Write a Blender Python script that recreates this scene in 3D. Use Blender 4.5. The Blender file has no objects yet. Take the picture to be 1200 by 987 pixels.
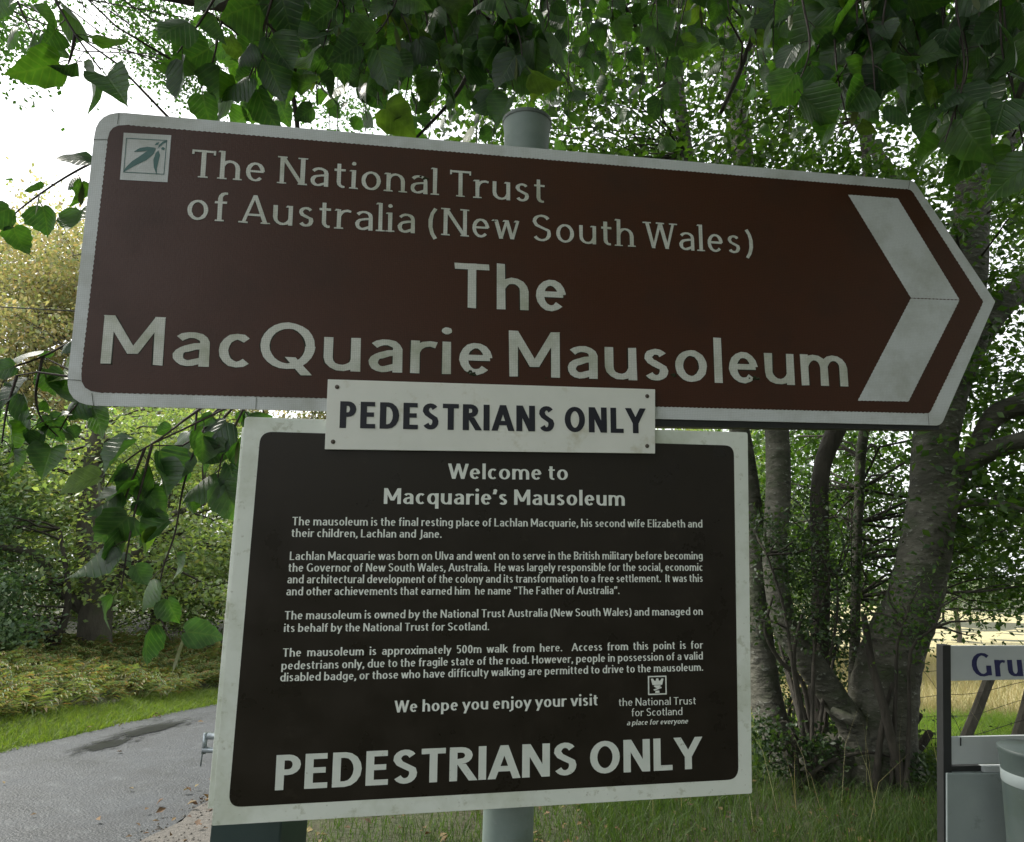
import bpy, math, random
import numpy as np
from mathutils import Vector, Matrix
random.seed(7); rng = np.random.default_rng(7)
R = math.radians
scene = bpy.context.scene
COL = scene.collection
# ------------------------------------------------------------------ camera
F = 780.0; CX, CY = 600.0, 493.5; PITCH = R(12.0); ROLL = R(1.1)
CAM = Vector((0, 0, 1.6))
fw = Vector((0, math.cos(PITCH), math.sin(PITCH)))
r0 = Vector((1, 0, 0)); u0 = Vector((0, -math.sin(PITCH), math.cos(PITCH)))
cr = math.cos(ROLL) * r0 + math.sin(ROLL) * u0
cu = -math.sin(ROLL) * r0 + math.cos(ROLL) * u0
cam = bpy.data.cameras.new('camera'); cam_o = bpy.data.objects.new('camera', cam); COL.objects.link(cam_o)
cam.sensor_width = 36; cam.lens = F / 1200 * 36; cam.clip_start = 0.05; cam.clip_end = 3000
m = Matrix((cr, cu, -fw)).transposed().to_4x4(); m.translation = CAM
cam_o.matrix_world = m
scene.camera = cam_o
# ------------------------------------------------------------------ light: bright overcast, soft sun from beyond the left woods
SUN_EL, SUN_AZ = R(48), R(-66)          # azimuth measured from +Y towards +X
world = bpy.data.worlds.new('World'); scene.world = world; world.use_nodes = True
nt = world.node_tree; nt.nodes.clear()
wo = nt.nodes.new('ShaderNodeOutputWorld'); bg = nt.nodes.new('ShaderNodeBackground')
sky = nt.nodes.new('ShaderNodeTexSky'); sky.sky_type = 'NISHITA'; sky.sun_disc = False
sky.sun_elevation = SUN_EL; sky.sun_rotation = SUN_AZ; sky.air_density = 1.0; sky.dust_density = 5.0; sky.ozone_density = 1.0
hs = nt.nodes.new('ShaderNodeHueSaturation'); hs.inputs['Saturation'].default_value = 0.25
mx = nt.nodes.new('ShaderNodeMixRGB'); mx.inputs[0].default_value = 0.5; mx.inputs[2].default_value = (10.5, 10.7, 11.0, 1)
nt.links.new(sky.outputs[0], hs.inputs['Color']); nt.links.new(hs.outputs[0], mx.inputs[1])
nt.links.new(mx.outputs[0], bg.inputs['Color']); bg.inputs['Strength'].default_value = 0.12
nt.links.new(bg.outputs[0], wo.inputs['Surface'])
sun = bpy.data.lights.new('sun', 'SUN'); sun.energy = 3.2; sun.angle = R(10); sun.color = (1, .95, .86)
sun_o = bpy.data.objects.new('sun', sun); COL.objects.link(sun_o)
sd = Vector((math.sin(SUN_AZ) * math.cos(SUN_EL), math.cos(SUN_AZ) * math.cos(SUN_EL), math.sin(SUN_EL)))
sun_o.rotation_euler = sd.to_track_quat('Z', 'Y').to_euler()
scene.view_settings.view_transform = 'Standard'; scene.view_settings.look = 'None'
scene.view_settings.exposure = 1.05; scene.view_settings.gamma = 1.0
scene.cycles.max_bounces = 6; scene.cycles.transmission_bounces = 3; scene.cycles.diffuse_bounces = 3
scene.cycles.glossy_bounces = 3

# ------------------------------------------------------------------ helpers
def ray(px, py):
    return (cr * ((px - CX) / F) - cu * ((py - CY) / F) + fw)
def at(px, py, Y):
    "the point seen at a pixel of the photograph, at distance Y ahead"
    d = ray(px, py); return CAM + d * (Y / d.y)
def tag(o, label=None, cat=None, group=None, kind=None):
    if label: o['label'] = label
    if cat: o['category'] = cat
    if group: o['group'] = group
    if kind: o['kind'] = kind
    return o
def empty(name, loc=(0, 0, 0), mat=None):
    o = bpy.data.objects.new(name, None); COL.objects.link(o); o.empty_display_size = .2
    if mat is not None: o.matrix_world = mat
    else: o.location = loc
    return o
def link(name, me, parent=None, keep=False):
    o = bpy.data.objects.new(name, me); COL.objects.link(o)
    if parent is not None:
        o.parent = parent
        if keep: o.matrix_parent_inverse = parent.matrix_basis.inverted()
    return o
def npmesh(name, V, Fc, mat=None, smooth=False, uv=None):
    V = np.asarray(V, dtype=np.float32); Fc = np.asarray(Fc, dtype=np.int32)
    me = bpy.data.meshes.new(name); k = Fc.shape[1]; n = len(Fc)
    me.vertices.add(len(V)); me.vertices.foreach_set('co', V.ravel())
    me.loops.add(n * k); me.loops.foreach_set('vertex_index', Fc.ravel())
    me.polygons.add(n); me.polygons.foreach_set('loop_start', np.arange(0, n * k, k, dtype=np.int32))
    if smooth: me.polygons.foreach_set('use_smooth', np.ones(n, dtype=bool))
    if uv is not None:
        l = me.uv_layers.new(name='UVMap'); l.data.foreach_set('uv', np.asarray(uv, dtype=np.float32)[Fc.ravel()].ravel())
    me.update(calc_edges=True); me.validate()
    if mat: me.materials.append(mat)
    return me
class MB:
    "collects polygons, links them as one mesh"
    def __init__(s): s.v = []; s.f = []
    def poly(s, pts):
        b = len(s.v); s.v += [tuple(p) for p in pts]; s.f.append(tuple(range(b, b + len(pts))))
    def box(s, x0, x1, y0, y1, z0, z1, M=None):
        b = len(s.v)
        P = [(x0, y0, z0), (x1, y0, z0), (x1, y1, z0), (x0, y1, z0), (x0, y0, z1), (x1, y0, z1), (x1, y1, z1), (x0, y1, z1)]
        if M is not None: P = [tuple(M @ Vector(p)) for p in P]
        s.v += P
        s.f += [tuple(b + i for i in q) for q in ((0, 3, 2, 1), (4, 5, 6, 7), (0, 1, 5, 4), (1, 2, 6, 5), (2, 3, 7, 6), (3, 0, 4, 7))]
    def prism(s, outline, z0, z1):
        "outline in local xy counter-clockwise"
        b = len(s.v); n = len(outline)
        s.v += [(x, y, z0) for x, y in outline] + [(x, y, z1) for x, y in outline]
        s.f.append(tuple(range(b + n - 1, b - 1, -1))); s.f.append(tuple(range(b + n, b + 2 * n)))
        for i in range(n): s.f.append((b + i, b + (i + 1) % n, b + n + (i + 1) % n, b + n + i))
    def tube(s, pts, rad, n=8, caps=True, jit=0.0):
        pts = [Vector(p) for p in pts]; b = len(s.v)
        if not hasattr(rad, '__len__'): rad = [rad] * len(pts)
        up = None
        for i, p in enumerate(pts):
            t = (pts[min(i + 1, len(pts) - 1)] - pts[max(i - 1, 0)]).normalized()
            if up is None:
                a = Vector((0, 0, 1)) if abs(t.z) < .9 else Vector((1, 0, 0)); up = t.cross(a).normalized()
            up = (up - t * up.dot(t)).normalized(); w = t.cross(up)
            for k in range(n):
                a = 2 * math.pi * k / n; rr = rad[i] * (1 + (random.uniform(-jit, jit) if jit else 0))
                s.v.append(tuple(p + up * (math.cos(a) * rr) + w * (math.sin(a) * rr)))
        for i in range(len(pts) - 1):
            for k in range(n):
                s.f.append((b + i * n + k, b + i * n + (k + 1) % n, b + (i + 1) * n + (k + 1) % n, b + (i + 1) * n + k))
        if caps:
            s.f.append(tuple(range(b + n - 1, b - 1, -1))); e = b + (len(pts) - 1) * n; s.f.append(tuple(range(e, e + n)))
    def lathe(s, prof, n=32, c=(0, 0)):
        b = len(s.v)
        for r, z in prof:
            for k in range(n):
                a = 2 * math.pi * k / n; s.v.append((c[0] + r * math.cos(a), c[1] + r * math.sin(a), z))
        for i in range(len(prof) - 1):
            for k in range(n):
                s.f.append((b + i * n + k, b + i * n + (k + 1) % n, b + (i + 1) * n + (k + 1) % n, b + (i + 1) * n + k))
        for q, rev in ((b, True), (b + (len(prof) - 1) * n, False)):       # end discs with their own vertices, so that they shade flat
            k0 = len(s.v); s.v += s.v[q:q + n]; s.f.append(tuple(range(k0 + n - 1, k0 - 1, -1)) if rev else tuple(range(k0, k0 + n)))
    def mesh(s, name, mat, smooth=False, bevel=0):
        me = bpy.data.meshes.new(name); me.from_pydata(s.v, [], s.f); me.update()
        if smooth:
            for p in me.polygons: p.use_smooth = True
        me.materials.append(mat); return me
    def build(s, name, mat, parent=None, smooth=False, bevel=0, keep=False):
        o = link(name, s.mesh(name, mat, smooth), parent, keep)
        if bevel:
            b = o.modifiers.new('bevel', 'BEVEL'); b.width = bevel; b.segments = 2; b.limit_method = 'ANGLE'
        return o
def catmull(pts, seg=6):
    P = [np.array(p, float) for p in pts]; out = []
    Q = [2 * P[0] - P[1]] + P + [2 * P[-1] - P[-2]]
    for i in range(1, len(Q) - 2):
        for k in range(seg):
            t = k / seg; a, b, c, d = Q[i - 1], Q[i], Q[i + 1], Q[i + 2]
            out.append(.5 * ((2 * b) + (c - a) * t + (2 * a - 5 * b + 4 * c - d) * t * t + (3 * b - a - 3 * c + d) * t ** 3))
    out.append(P[-1]); return out
def rounded(pts, rads, seg=6):
    "polygon with rounded corners"
    out = []; n = len(pts)
    for i in range(n):
        p = Vector(pts[i]); a = Vector(pts[i - 1]); b = Vector(pts[(i + 1) % n]); r = rads[i]
        if r <= 0: out.append(tuple(p)); continue
        da = (a - p).normalized(); db = (b - p).normalized(); ang = da.angle(db); L = r / math.tan(ang / 2)
        for k in range(seg + 1):
            t = k / seg; q = (p + da * L) * (1 - t) ** 2 + p * 2 * t * (1 - t) + (p + db * L) * t * t
            out.append(tuple(q))
    return out

# ------------------------------------------------------------------ materials
def nodes(m):
    m.use_nodes = True; t = m.node_tree; t.nodes.clear()
    return t, (lambda k, **kw: _n(t, k, kw))
def _n(t, k, kw):
    n = t.nodes.new(k)
    for a, b in kw.items(): setattr(n, a, b)
    return n
def ramp(t, src, stops):
    r = t.nodes.new('ShaderNodeValToRGB'); e = r.color_ramp.elements
    while len(e) < len(stops): e.new(.5)
    for i, (p, c) in enumerate(stops): e[i].position = p; e[i].color = (*c, 1) if len(c) == 3 else c
    t.links.new(src, r.inputs[0]); return r
def mat_noise(name, cols, scale=8, rough=.6, bump=.3, bscale=None, dist=.01, spec=.5, stretch=(1, 1, 1), detail=6, spots=None, coord='Object', metallic=0, coat=0, r2=None):
    m = bpy.data.materials.new(name); t, N = nodes(m); L = t.links.new
    out = N('ShaderNodeOutputMaterial'); p = N('ShaderNodeBsdfPrincipled'); L(p.outputs[0], out.inputs[0])
    tc = N('ShaderNodeTexCoord'); mp = N('ShaderNodeMapping'); mp.inputs['Scale'].default_value = stretch
    L(tc.outputs[coord], mp.inputs[0])
    n1 = N('ShaderNodeTexNoise'); n1.inputs['Scale'].default_value = scale; n1.inputs['Detail'].default_value = detail; n1.inputs['Roughness'].default_value = .62
    L(mp.outputs[0], n1.inputs['Vector'])
    k = len(cols); st = [(.3 + .4 * i / max(k - 1, 1), c) for i, c in enumerate(cols)]
    r = ramp(t, n1.outputs[0], st); col = r.outputs[0]
    if spots:
        for (sc, lo, hi, c, amt) in spots:
            n2 = N('ShaderNodeTexNoise'); n2.inputs['Scale'].default_value = sc; n2.inputs['Detail'].default_value = 5; n2.inputs['Roughness'].default_value = .7
            L(mp.outputs[0], n2.inputs['Vector'])
            r2_ = ramp(t, n2.outputs[0], [(lo, (0, 0, 0)), (hi, (amt, amt, amt))])
            mm = N('ShaderNodeMixRGB'); L(r2_.outputs[0], mm.inputs[0]); L(col, mm.inputs[1]); mm.inputs[2].default_value = (*c, 1); col = mm.outputs[0]
    L(col, p.inputs['Base Color'])
    p.inputs['Roughness'].default_value = rough; p.inputs['Specular IOR Level'].default_value = spec; p.inputs['Metallic'].default_value = metallic
    if coat: p.inputs['Coat Weight'].default_value = coat; p.inputs['Coat Roughness'].default_value = .15
    if r2:
        rr = ramp(t, n1.outputs[0], [(.35, (rough,) * 3), (.65, (r2,) * 3)]); L(rr.outputs[0], p.inputs['Roughness'])
    if bump:
        b = N('ShaderNodeBump'); b.inputs['Strength'].default_value = bump; b.inputs['Distance'].default_value = dist
        n3 = N('ShaderNodeTexNoise'); n3.inputs['Scale'].default_value = bscale or scale * 4; n3.inputs['Detail'].default_value = 6
        L(mp.outputs[0], n3.inputs['Vector']); L(n3.outputs[0], b.inputs['Height']); L(b.outputs[0], p.inputs['Normal'])
    return m
def mat_leaf(name, cols, trans=.45, tcol=None, rough=.45, spec=.4, veins=False, tmix=.4):
    m = bpy.data.materials.new(name); t, N = nodes(m); L = t.links.new
    out = N('ShaderNodeOutputMaterial'); p = N('ShaderNodeBsdfPrincipled'); tr = N('ShaderNodeBsdfTranslucent'); mixs = N('ShaderNodeMixShader')
    g = N('ShaderNodeNewGeometry'); oi = N('ShaderNodeObjectInfo'); ad = N('ShaderNodeMath', operation='ADD'); fr = N('ShaderNodeMath', operation='FRACT')
    L(g.outputs['Random Per Island'], ad.inputs[0]); L(oi.outputs['Random'], ad.inputs[1]); L(ad.outputs[0], fr.inputs[0])
    k = len(cols); r = ramp(t, fr.outputs[0], [(i / max(k - 1, 1), c) for i, c in enumerate(cols)]); col = r.outputs[0]
    p.inputs['Roughness'].default_value = rough; p.inputs['Specular IOR Level'].default_value = spec
    if veins:
        uv = N('ShaderNodeUVMap'); sp = N('ShaderNodeSeparateXYZ'); L(uv.outputs[0], sp.inputs[0])
        ab = N('ShaderNodeMath', operation='ABSOLUTE'); L(sp.outputs[0], ab.inputs[0])
        s1 = N('ShaderNodeMath', operation='MULTIPLY'); L(ab.outputs[0], s1.inputs[0]); s1.inputs[1].default_value = .85
        s2 = N('ShaderNodeMath', operation='SUBTRACT'); L(sp.outputs[1], s2.inputs[0]); L(s1.outputs[0], s2.inputs[1])
        s3 = N('ShaderNodeMath', operation='MULTIPLY'); L(s2.outputs[0], s3.inputs[0]); s3.inputs[1].default_value = 6.5
        s4 = N('ShaderNodeMath', operation='PINGPONG'); L(s3.outputs[0], s4.inputs[0]); s4.inputs[1].default_value = .5
        v1 = ramp(t, s4.outputs[0], [(0, (1, 1, 1)), (.16, (0, 0, 0))])
        v2 = ramp(t, ab.outputs[0], [(0, (1, 1, 1)), (.035, (0, 0, 0))])
        vm = N('ShaderNodeMath', operation='MAXIMUM'); L(v1.outputs[0], vm.inputs[0]); L(v2.outputs[0], vm.inputs[1])
        nz = N('ShaderNodeTexNoise'); nz.inputs['Scale'].default_value = 3.5; L(uv.outputs[0], nz.inputs['Vector'])
        nr = ramp(t, nz.outputs[0], [(.35, (.72, .72, .72)), (.65, (1.2, 1.2, 1.1))])
        m1 = N('ShaderNodeMixRGB', blend_type='MULTIPLY'); m1.inputs[0].default_value = 1; L(col, m1.inputs[1]); L(nr.outputs[0], m1.inputs[2])
        m2 = N('ShaderNodeMixRGB'); fm = N('ShaderNodeMath', operation='MULTIPLY'); L(vm.outputs[0], fm.inputs[0]); fm.inputs[1].default_value = .13
        L(fm.outputs[0], m2.inputs[0]); L(m1.outputs[0], m2.inputs[1]); m2.inputs[2].default_value = (.16, .2, .08, 1); col = m2.outputs[0]
        b = N('ShaderNodeBump'); b.inputs['Strength'].default_value = .32; b.inputs['Distance'].default_value = .004; b.invert = True
        L(vm.outputs[0], b.inputs['Height']); L(b.outputs[0], p.inputs['Normal'])
    L(col, p.inputs['Base Color'])
    hm = N('ShaderNodeMixRGB', blend_type='MULTIPLY'); hm.inputs[0].default_value = 1; L(col, hm.inputs[1]); hm.inputs[2].default_value = (*(tcol or (1.9, 2.0, .7)), 1)
    L(hm.outputs[0], tr.inputs['Color']); mixs.inputs[0].default_value = tmix
    L(p.outputs[0], mixs.inputs[1]); L(tr.outputs[0], mixs.inputs[2]); L(mixs.outputs[0], out.inputs[0])
    return m
def mat_sheeting(name, base, dot=.12, rough=.42, dirt=(.28, .27, .2), dirt_amt=.35, scale=230, coat=.0, var=.12, spec=.5, bump=.12):
    "retro-reflective sheeting: fine cell pattern, soft dirt"
    m = bpy.data.materials.new(name); t, N = nodes(m); L = t.links.new
    out = N('ShaderNodeOutputMaterial'); p = N('ShaderNodeBsdfPrincipled'); L(p.outputs[0], out.inputs[0])
    tc = N('ShaderNodeTexCoord'); v = N('ShaderNodeTexVoronoi'); v.inputs['Scale'].default_value = scale; v.inputs['Randomness'].default_value = 0.15; L(tc.outputs['Object'], v.inputs['Vector'])
    c0 = tuple(x * (1 - dot) for x in base); c1 = tuple(min(1, x * (1 + dot)) for x in base)
    r = ramp(t, v.outputs['Distance'], [(0, c1), (.6, c0)])
    n = N('ShaderNodeTexNoise'); n.inputs['Scale'].default_value = 5; n.inputs['Detail'].default_value = 7; n.inputs['Roughness'].default_value = .65; L(tc.outputs['Object'], n.inputs['Vector'])
    d = ramp(t, n.outputs[0], [(.48, (0, 0, 0)), (.72, (dirt_amt,) * 3)])
    mm = N('ShaderNodeMixRGB'); L(d.outputs[0], mm.inputs[0]); L(r.outputs[0], mm.inputs[1]); mm.inputs[2].default_value = (*dirt, 1)
    L(mm.outputs[0], p.inputs['Base Color'])
    rr = ramp(t, n.outputs[0], [(.3, (rough,) * 3), (.7, (min(1, rough + var),) * 3)]); L(rr.outputs[0], p.inputs['Roughness'])
    b = N('ShaderNodeBump'); b.inputs['Strength'].default_value = bump; b.inputs['Distance'].default_value = .002; p.inputs['Specular IOR Level'].default_value = spec
    n3 = N('ShaderNodeTexNoise'); n3.inputs['Scale'].default_value = 170; L(tc.outputs['Object'], n3.inputs['Vector'])
    L(n3.outputs[0], b.inputs['Height']); L(b.outputs[0], p.inputs['Normal'])
    if coat: p.inputs['Coat Weight'].default_value = coat; p.inputs['Coat Roughness'].default_value = .12
    return m
M = {}
M['sheet_white'] = mat_sheeting('sheet_white', (.60, .63, .64), dirt=(.30, .31, .26), dirt_amt=.7)
M['sheet_brown'] = mat_sheeting('sheet_brown', (.056, .0185, .0085), dot=.22, rough=.34, dirt=(.034, .014, .008), dirt_amt=.7, spec=.34, bump=.16)
M['letter_white'] = mat_sheeting('letter_white', (.64, .66, .61), dot=.2, dirt=(.24, .27, .15), dirt_amt=.85)
M['board_white'] = mat_noise('board_white', [(.68, .73, .67), (.76, .80, .74)], 6, .45, .1, 60, .001, spots=[(22, .585, .66, (.34, .36, .24), .45), (60, .63, .69, (.25, .25, .17), .5), (4, .5, .7, (.42, .46, .34), .6)])
M['plate_white'] = mat_noise('plate_white', [(.70, .72, .67), (.77, .78, .73)], 6, .4, .08, 60, .001, spots=[(9, .58, .75, (.42, .38, .22), .6), (60, .68, .74, (.25, .22, .12), .5)])
M['board_dark'] = mat_noise('board_dark', [(.015, .012, .009), (.022, .017, .012)], 9, .26, .06, 40, .001, spec=.32, spots=[(14, .6, .72, (.05, .042, .03), .35)], r2=.42)
M['print_pale'] = mat_noise('print_pale', [(.72, .76, .71), (.80, .83, .79)], 30, .5, 0)
M['print_big'] = mat_noise('print_big', [(.62, .67, .62), (.70, .74, .69)], 25, .5, 0, spots=[(70, .64, .7, (.2, .2, .12), .7)])
M['print_black'] = mat_noise('print_black', [(.008, .009, .018), (.012, .013, .024)], 20, .5, 0)
M['print_navy'] = mat_noise('print_navy', [(.012, .014, .07), (.02, .022, .10)], 20, .4, 0)
M['logo_green'] = mat_noise('logo_green', [(.03, .11, .10), (.045, .14, .13)], 40, .45, 0)
M['post_metal'] = mat_noise('post_metal', [(.15, .20, .185), (.22, .27, .25)], 9, .55, .15, 60, .001, spots=[(7, .5, .66, (.10, .14, .10), .6), (45, .62, .72, (.26, .28, .26), .6)])
M['rim_metal'] = mat_noise('rim_metal', [(.06, .075, .07), (.14, .17, .16)], 30, .5, .3, 90, .001)
M['dark_green_paint'] = mat_noise('dark_green_paint', [(.014, .032, .030), (.022, .042, .038)], 12, .4, .2, 90, .001)
M['black_metal'] = mat_noise('black_metal', [(.012, .013, .013), (.02, .021, .022)], 20, .5, .2, 80, .001)
M['bollard_paint'] = mat_noise('bollard_paint', [(.042, .060, .056), (.065, .085, .08)], 9, .5, .15, 60, .001, spots=[(8, .5, .66, (.04, .06, .04), .6), (50, .62, .7, (.12, .14, .13), .5)])
M['rust_screw'] = mat_noise('rust_screw', [(.07, .055, .045), (.13, .11, .09)], 90, .5, .2, 200, .001, metallic=.4)
M['bright_metal'] = mat_noise('bright_metal', [(.22, .26, .28), (.34, .38, .40)], 60, .35, .2, 150, .001, metallic=.6)
M['grey_board'] = mat_noise('grey_board', [(.40, .43, .44), (.46, .49, .49)], 5, .45, .08, 50, .001)
M['grey_box'] = mat_noise('grey_box', [(.22, .26, .26), (.28, .32, .315)], 4, .5, .1, 60, .001, spots=[(14, .6, .7, (.12, .15, .13), .5)])
M['moss'] = mat_noise('moss', [(.012, .02, .006), (.03, .045, .012)], 90, .9, .8, 300, .003)
M['bark_beech'] = mat_noise('bark_beech', [(.028, .029, .020), (.062, .061, .045), (.115, .113, .09)], 3.2, .85, .8, 11, .04, detail=12, stretch=(1, 1, 1.9), spots=[(2.1, .5, .62, (.032, .042, .018), .85), (7, .57, .64, (.022, .02, .015), .85), (11, .6, .66, (.22, .23, .20), .7), (30, .6, .68, (.03, .03, .022), .6)])
M['bark_dark'] = mat_noise('bark_dark', [(.018, .016, .012), (.055, .048, .036)], 7, .9, .9, 20, .03, stretch=(1, 1, .4))
M['bark_wood'] = mat_noise('bark_wood', [(.05, .044, .035), (.11, .10, .08)], 5, .9, .9, 14, .04, stretch=(1, 1, .5), spots=[(2.5, .5, .65, (.04, .06, .02), .7)])
M['twig'] = mat_noise('twig', [(.022, .014, .014), (.045, .032, .026)], 30, .7, .3, 120, .002)
M['weathered_wood'] = mat_noise('weathered_wood', [(.06, .055, .045), (.15, .14, .115)], 9, .9, .7, 30, .01, stretch=(1, 1, .2))
M['wire'] = mat_noise('wire', [(.03, .026, .024), (.07, .06, .055)], 50, .6, 0)
M['yellow_post'] = mat_noise('yellow_post', [(.22, .24, .06), (.30, .31, .10)], 9, .8, .3, 50, .002)
M['leaf_near'] = mat_leaf('leaf_near', [(.016, .042, .022), (.026, .066, .022), (.042, .095, .022), (.020, .05, .026), (.03, .075, .02)], veins=True, rough=.42, spec=.6, tmix=.36, tcol=(2.3, 2.8, .55))
M['leaf_near_yellow'] = mat_leaf('leaf_near_yellow', [(.06, .12, .02), (.09, .14, .03)], veins=True, rough=.45, tmix=.5, tcol=(1.8, 2.0, .6))
M['bract'] = mat_leaf('bract', [(.08, .11, .035), (.11, .13, .05)], tmix=.45, tcol=(1.2, 1.2, .7))
M['leaf_lime'] = mat_leaf('leaf_lime', [(.020, .05, .014), (.032, .075, .016), (.042, .09, .022)], tmix=.45, tcol=(2.0, 2.5, .6))
M['leaf_beech'] = mat_leaf('leaf_beech', [(.022, .050, .015), (.042, .085, .02), (.065, .115, .027), (.03, .066, .02)], tmix=.42, tcol=(2.0, 2.3, .6))
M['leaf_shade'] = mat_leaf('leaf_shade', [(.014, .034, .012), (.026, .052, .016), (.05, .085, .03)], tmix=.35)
M['leaf_wood'] = mat_leaf('leaf_wood', [(.11, .19, .08), (.18, .26, .11), (.24, .30, .13), (.13, .21, .10), (.22, .22, .11)], tmix=.46, tcol=(1.7, 1.7, .7))
M['leaf_mid'] = mat_leaf('leaf_mid', [(.05, .09, .03), (.08, .13, .045), (.12, .15, .06)], tmix=.35)
M['leaf_oak'] = mat_leaf('leaf_oak', [(.06, .11, .06), (.10, .16, .08), (.13, .18, .09)], tmix=.38, tcol=(1.6, 1.8, .8))
M['leaf_autumn'] = mat_leaf('leaf_autumn', [(.22, .27, .13), (.32, .33, .18), (.18, .26, .11), (.38, .36, .24), (.30, .25, .14)], tmix=.45, tcol=(1.5, 1.3, .7))
M['grass'] = mat_leaf('grass', [(.030, .064, .013), (.050, .098, .018), (.070, .112, .026), (.040, .080, .016), (.09, .10, .04)], tmix=.4, tcol=(1.6, 1.8, .6), rough=.6)
M['grass_bright'] = mat_leaf('grass_bright', [(.09, .15, .03), (.12, .18, .035), (.15, .19, .05)], tmix=.4, tcol=(1.6, 1.7, .6), rough=.6)
M['weeds'] = mat_leaf('weeds', [(.14, .24, .04), (.20, .30, .05), (.24, .30, .08)], tmix=.45, tcol=(1.5, 1.7, .6), rough=.6)  # brighter copy of grass_bright: sunlight put into the leaf colour
M['straw'] = mat_leaf('straw', [(.30, .26, .13), (.38, .33, .18), (.24, .25, .11), (.44, .39, .24)], tmix=.3, tcol=(1.3, 1.2, .8), rough=.7)
M['bracken'] = mat_leaf('bracken', [(.11, .17, .06), (.16, .20, .08), (.20, .14, .07), (.13, .20, .09), (.10, .15, .06)], tmix=.35, tcol=(1.6, 1.5, .7), rough=.7)
M['litter'] = mat_leaf('litter', [(.10, .055, .03), (.18, .12, .05), (.07, .04, .025), (.24, .19, .08)], tmix=.15, tcol=(1.2, 1.1, .8), rough=.8)
M['soil'] = mat_noise('soil', [(.022, .026, .011), (.042, .048, .018), (.034, .026, .014)], 3, .95, .9, 30, .03, coord='Object')
M['field'] = mat_noise('field', [(.24, .22, .10), (.34, .30, .16), (.28, .27, .13)], 1.2, .95, .9, 18, .06, coord='Object')
M['asphalt'] = mat_noise('asphalt', [(.019, .023, .027), (.036, .043, .049)], 1.6, .5, .8, 60, .012, spec=.5, coord='Object',
    spots=[(38, .54, .64, (.10, .11, .115), .45), (26, .56, .64, (.016, .018, .02), .7), (.7, .50, .62, (.020, .023, .026), .7), (5, .55, .7, (.075, .085, .09), .5)], r2=.75)
M['wet'] = mat_noise('wet', [(.016, .017, .019), (.03, .032, .035)], 3, .3, .3, 90, .004)
M['gravel'] = mat_noise('gravel', [(.05, .048, .042), (.13, .12, .105)], 40, .9, .9, 90, .01)

# ------------------------------------------------------------------ terrain
def gz(x, y):
    z = -0.05 * max(y - 1.0, 0) if y < 60 else -2.95 - .02 * (y - 60)
    z += .06 * math.exp(-((x - 3.3) ** 2 / 3.0 + (y - 6.6) ** 2 / 2.2))          # bank round the big tree
    z += .45 / (1 + math.exp(max(-40, min(40, (x + 5.6) * 1.6)))) * (1 if y < 40 else .5)           # rise of the wood's edge
    z += .035 * math.sin(x * 1.3 + y * .7) * (1 if x > -1.2 else .15)
    return z
def ground_pt(px, py):
    d = ray(px, py); t = 1.0
    for _ in range(400):
        p = CAM + d * t
        if p.z <= gz(p.x, p.y): break
        t *= 1.01
    return CAM + d * t
def grid_mesh(name, xs, ys, mat, dz=0.0, parent=None):
    V = [(x, y, gz(x, y) + dz) for y in ys for x in xs]; nx = len(xs)
    Fq = [(j * nx + i, j * nx + i + 1, (j + 1) * nx + i + 1, (j + 1) * nx + i) for j in range(len(ys) - 1) for i in range(nx - 1)]
    return link(name, npmesh(name, V, Fq, mat, True), parent)
def axis(lo, hi, fine, n0, n1):
    a = list(np.arange(fine[0], fine[1], fine[2])); 
    left = list(fine[0] - np.geomspace(fine[2], fine[0] - lo, n0))[::-1]; right = list(fine[1] + np.geomspace(fine[2], hi - fine[1], n1))
    return [float(v) for v in left + a + right]
ground = grid_mesh('ground', axis(-900, 900, (-12, 12, .4), 18, 18), axis(-300, 1400, (-4, 24, .4), 12, 22), M['soil'])
tag(ground, kind='structure')
# road: a single track running away on the left, bending right beyond the signs
road_l = [(-4.75, -8), (-4.65, -2), (-4.6, 2), (-4.62, 6), (-4.45, 7.6), (-4.1, 9.2), (-3.2, 12), (-1.6, 16), (1, 21), (5, 26), (12, 32)]
road_r = [(-2.0, -8), (-2.05, -2), (-2.15, 2), (-2.2, 5), (-2.0, 6.8), (-1.5, 8.8), (-.6, 11.2), (1.0, 14.8), (3.4, 19), (7.2, 23.4), (13.5, 28.8)]
RL = catmull(road_l, 8); RR = catmull(road_r, 8)
def strip(name, A, B, mat, dz, nx=8, crown=0.0, edge=0.0, kind='structure'):
    V = []; nA = len(A)
    for a, b in zip(A, B):
        for i in range(nx + 1):
            t = i / nx; x, y = a[0] * (1 - t) + b[0] * t, a[1] * (1 - t) + b[1] * t
            if edge and i in (0, nx): x += random.uniform(-edge, edge)
            V.append((x, y, gz(x, y) + dz + crown * (1 - (2 * t - 1) ** 2)))
    Fq = [(j * (nx + 1) + i, j * (nx + 1) + i + 1, (j + 1) * (nx + 1) + i + 1, (j + 1) * (nx + 1) + i) for j in range(nA - 1) for i in range(nx)]
    o = link(name, npmesh(name, V, Fq, mat, True)); tag(o, kind=kind); return o
strip('road', RL, RR, M['asphalt'], .03, crown=.03, edge=.04)
strip('gravel_verge', [(p[0] - .04, p[1]) for p in RR], [(p[0] + .42, p[1] - .05) for p in RR], M['gravel'], .034, nx=3, edge=.05)
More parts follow.
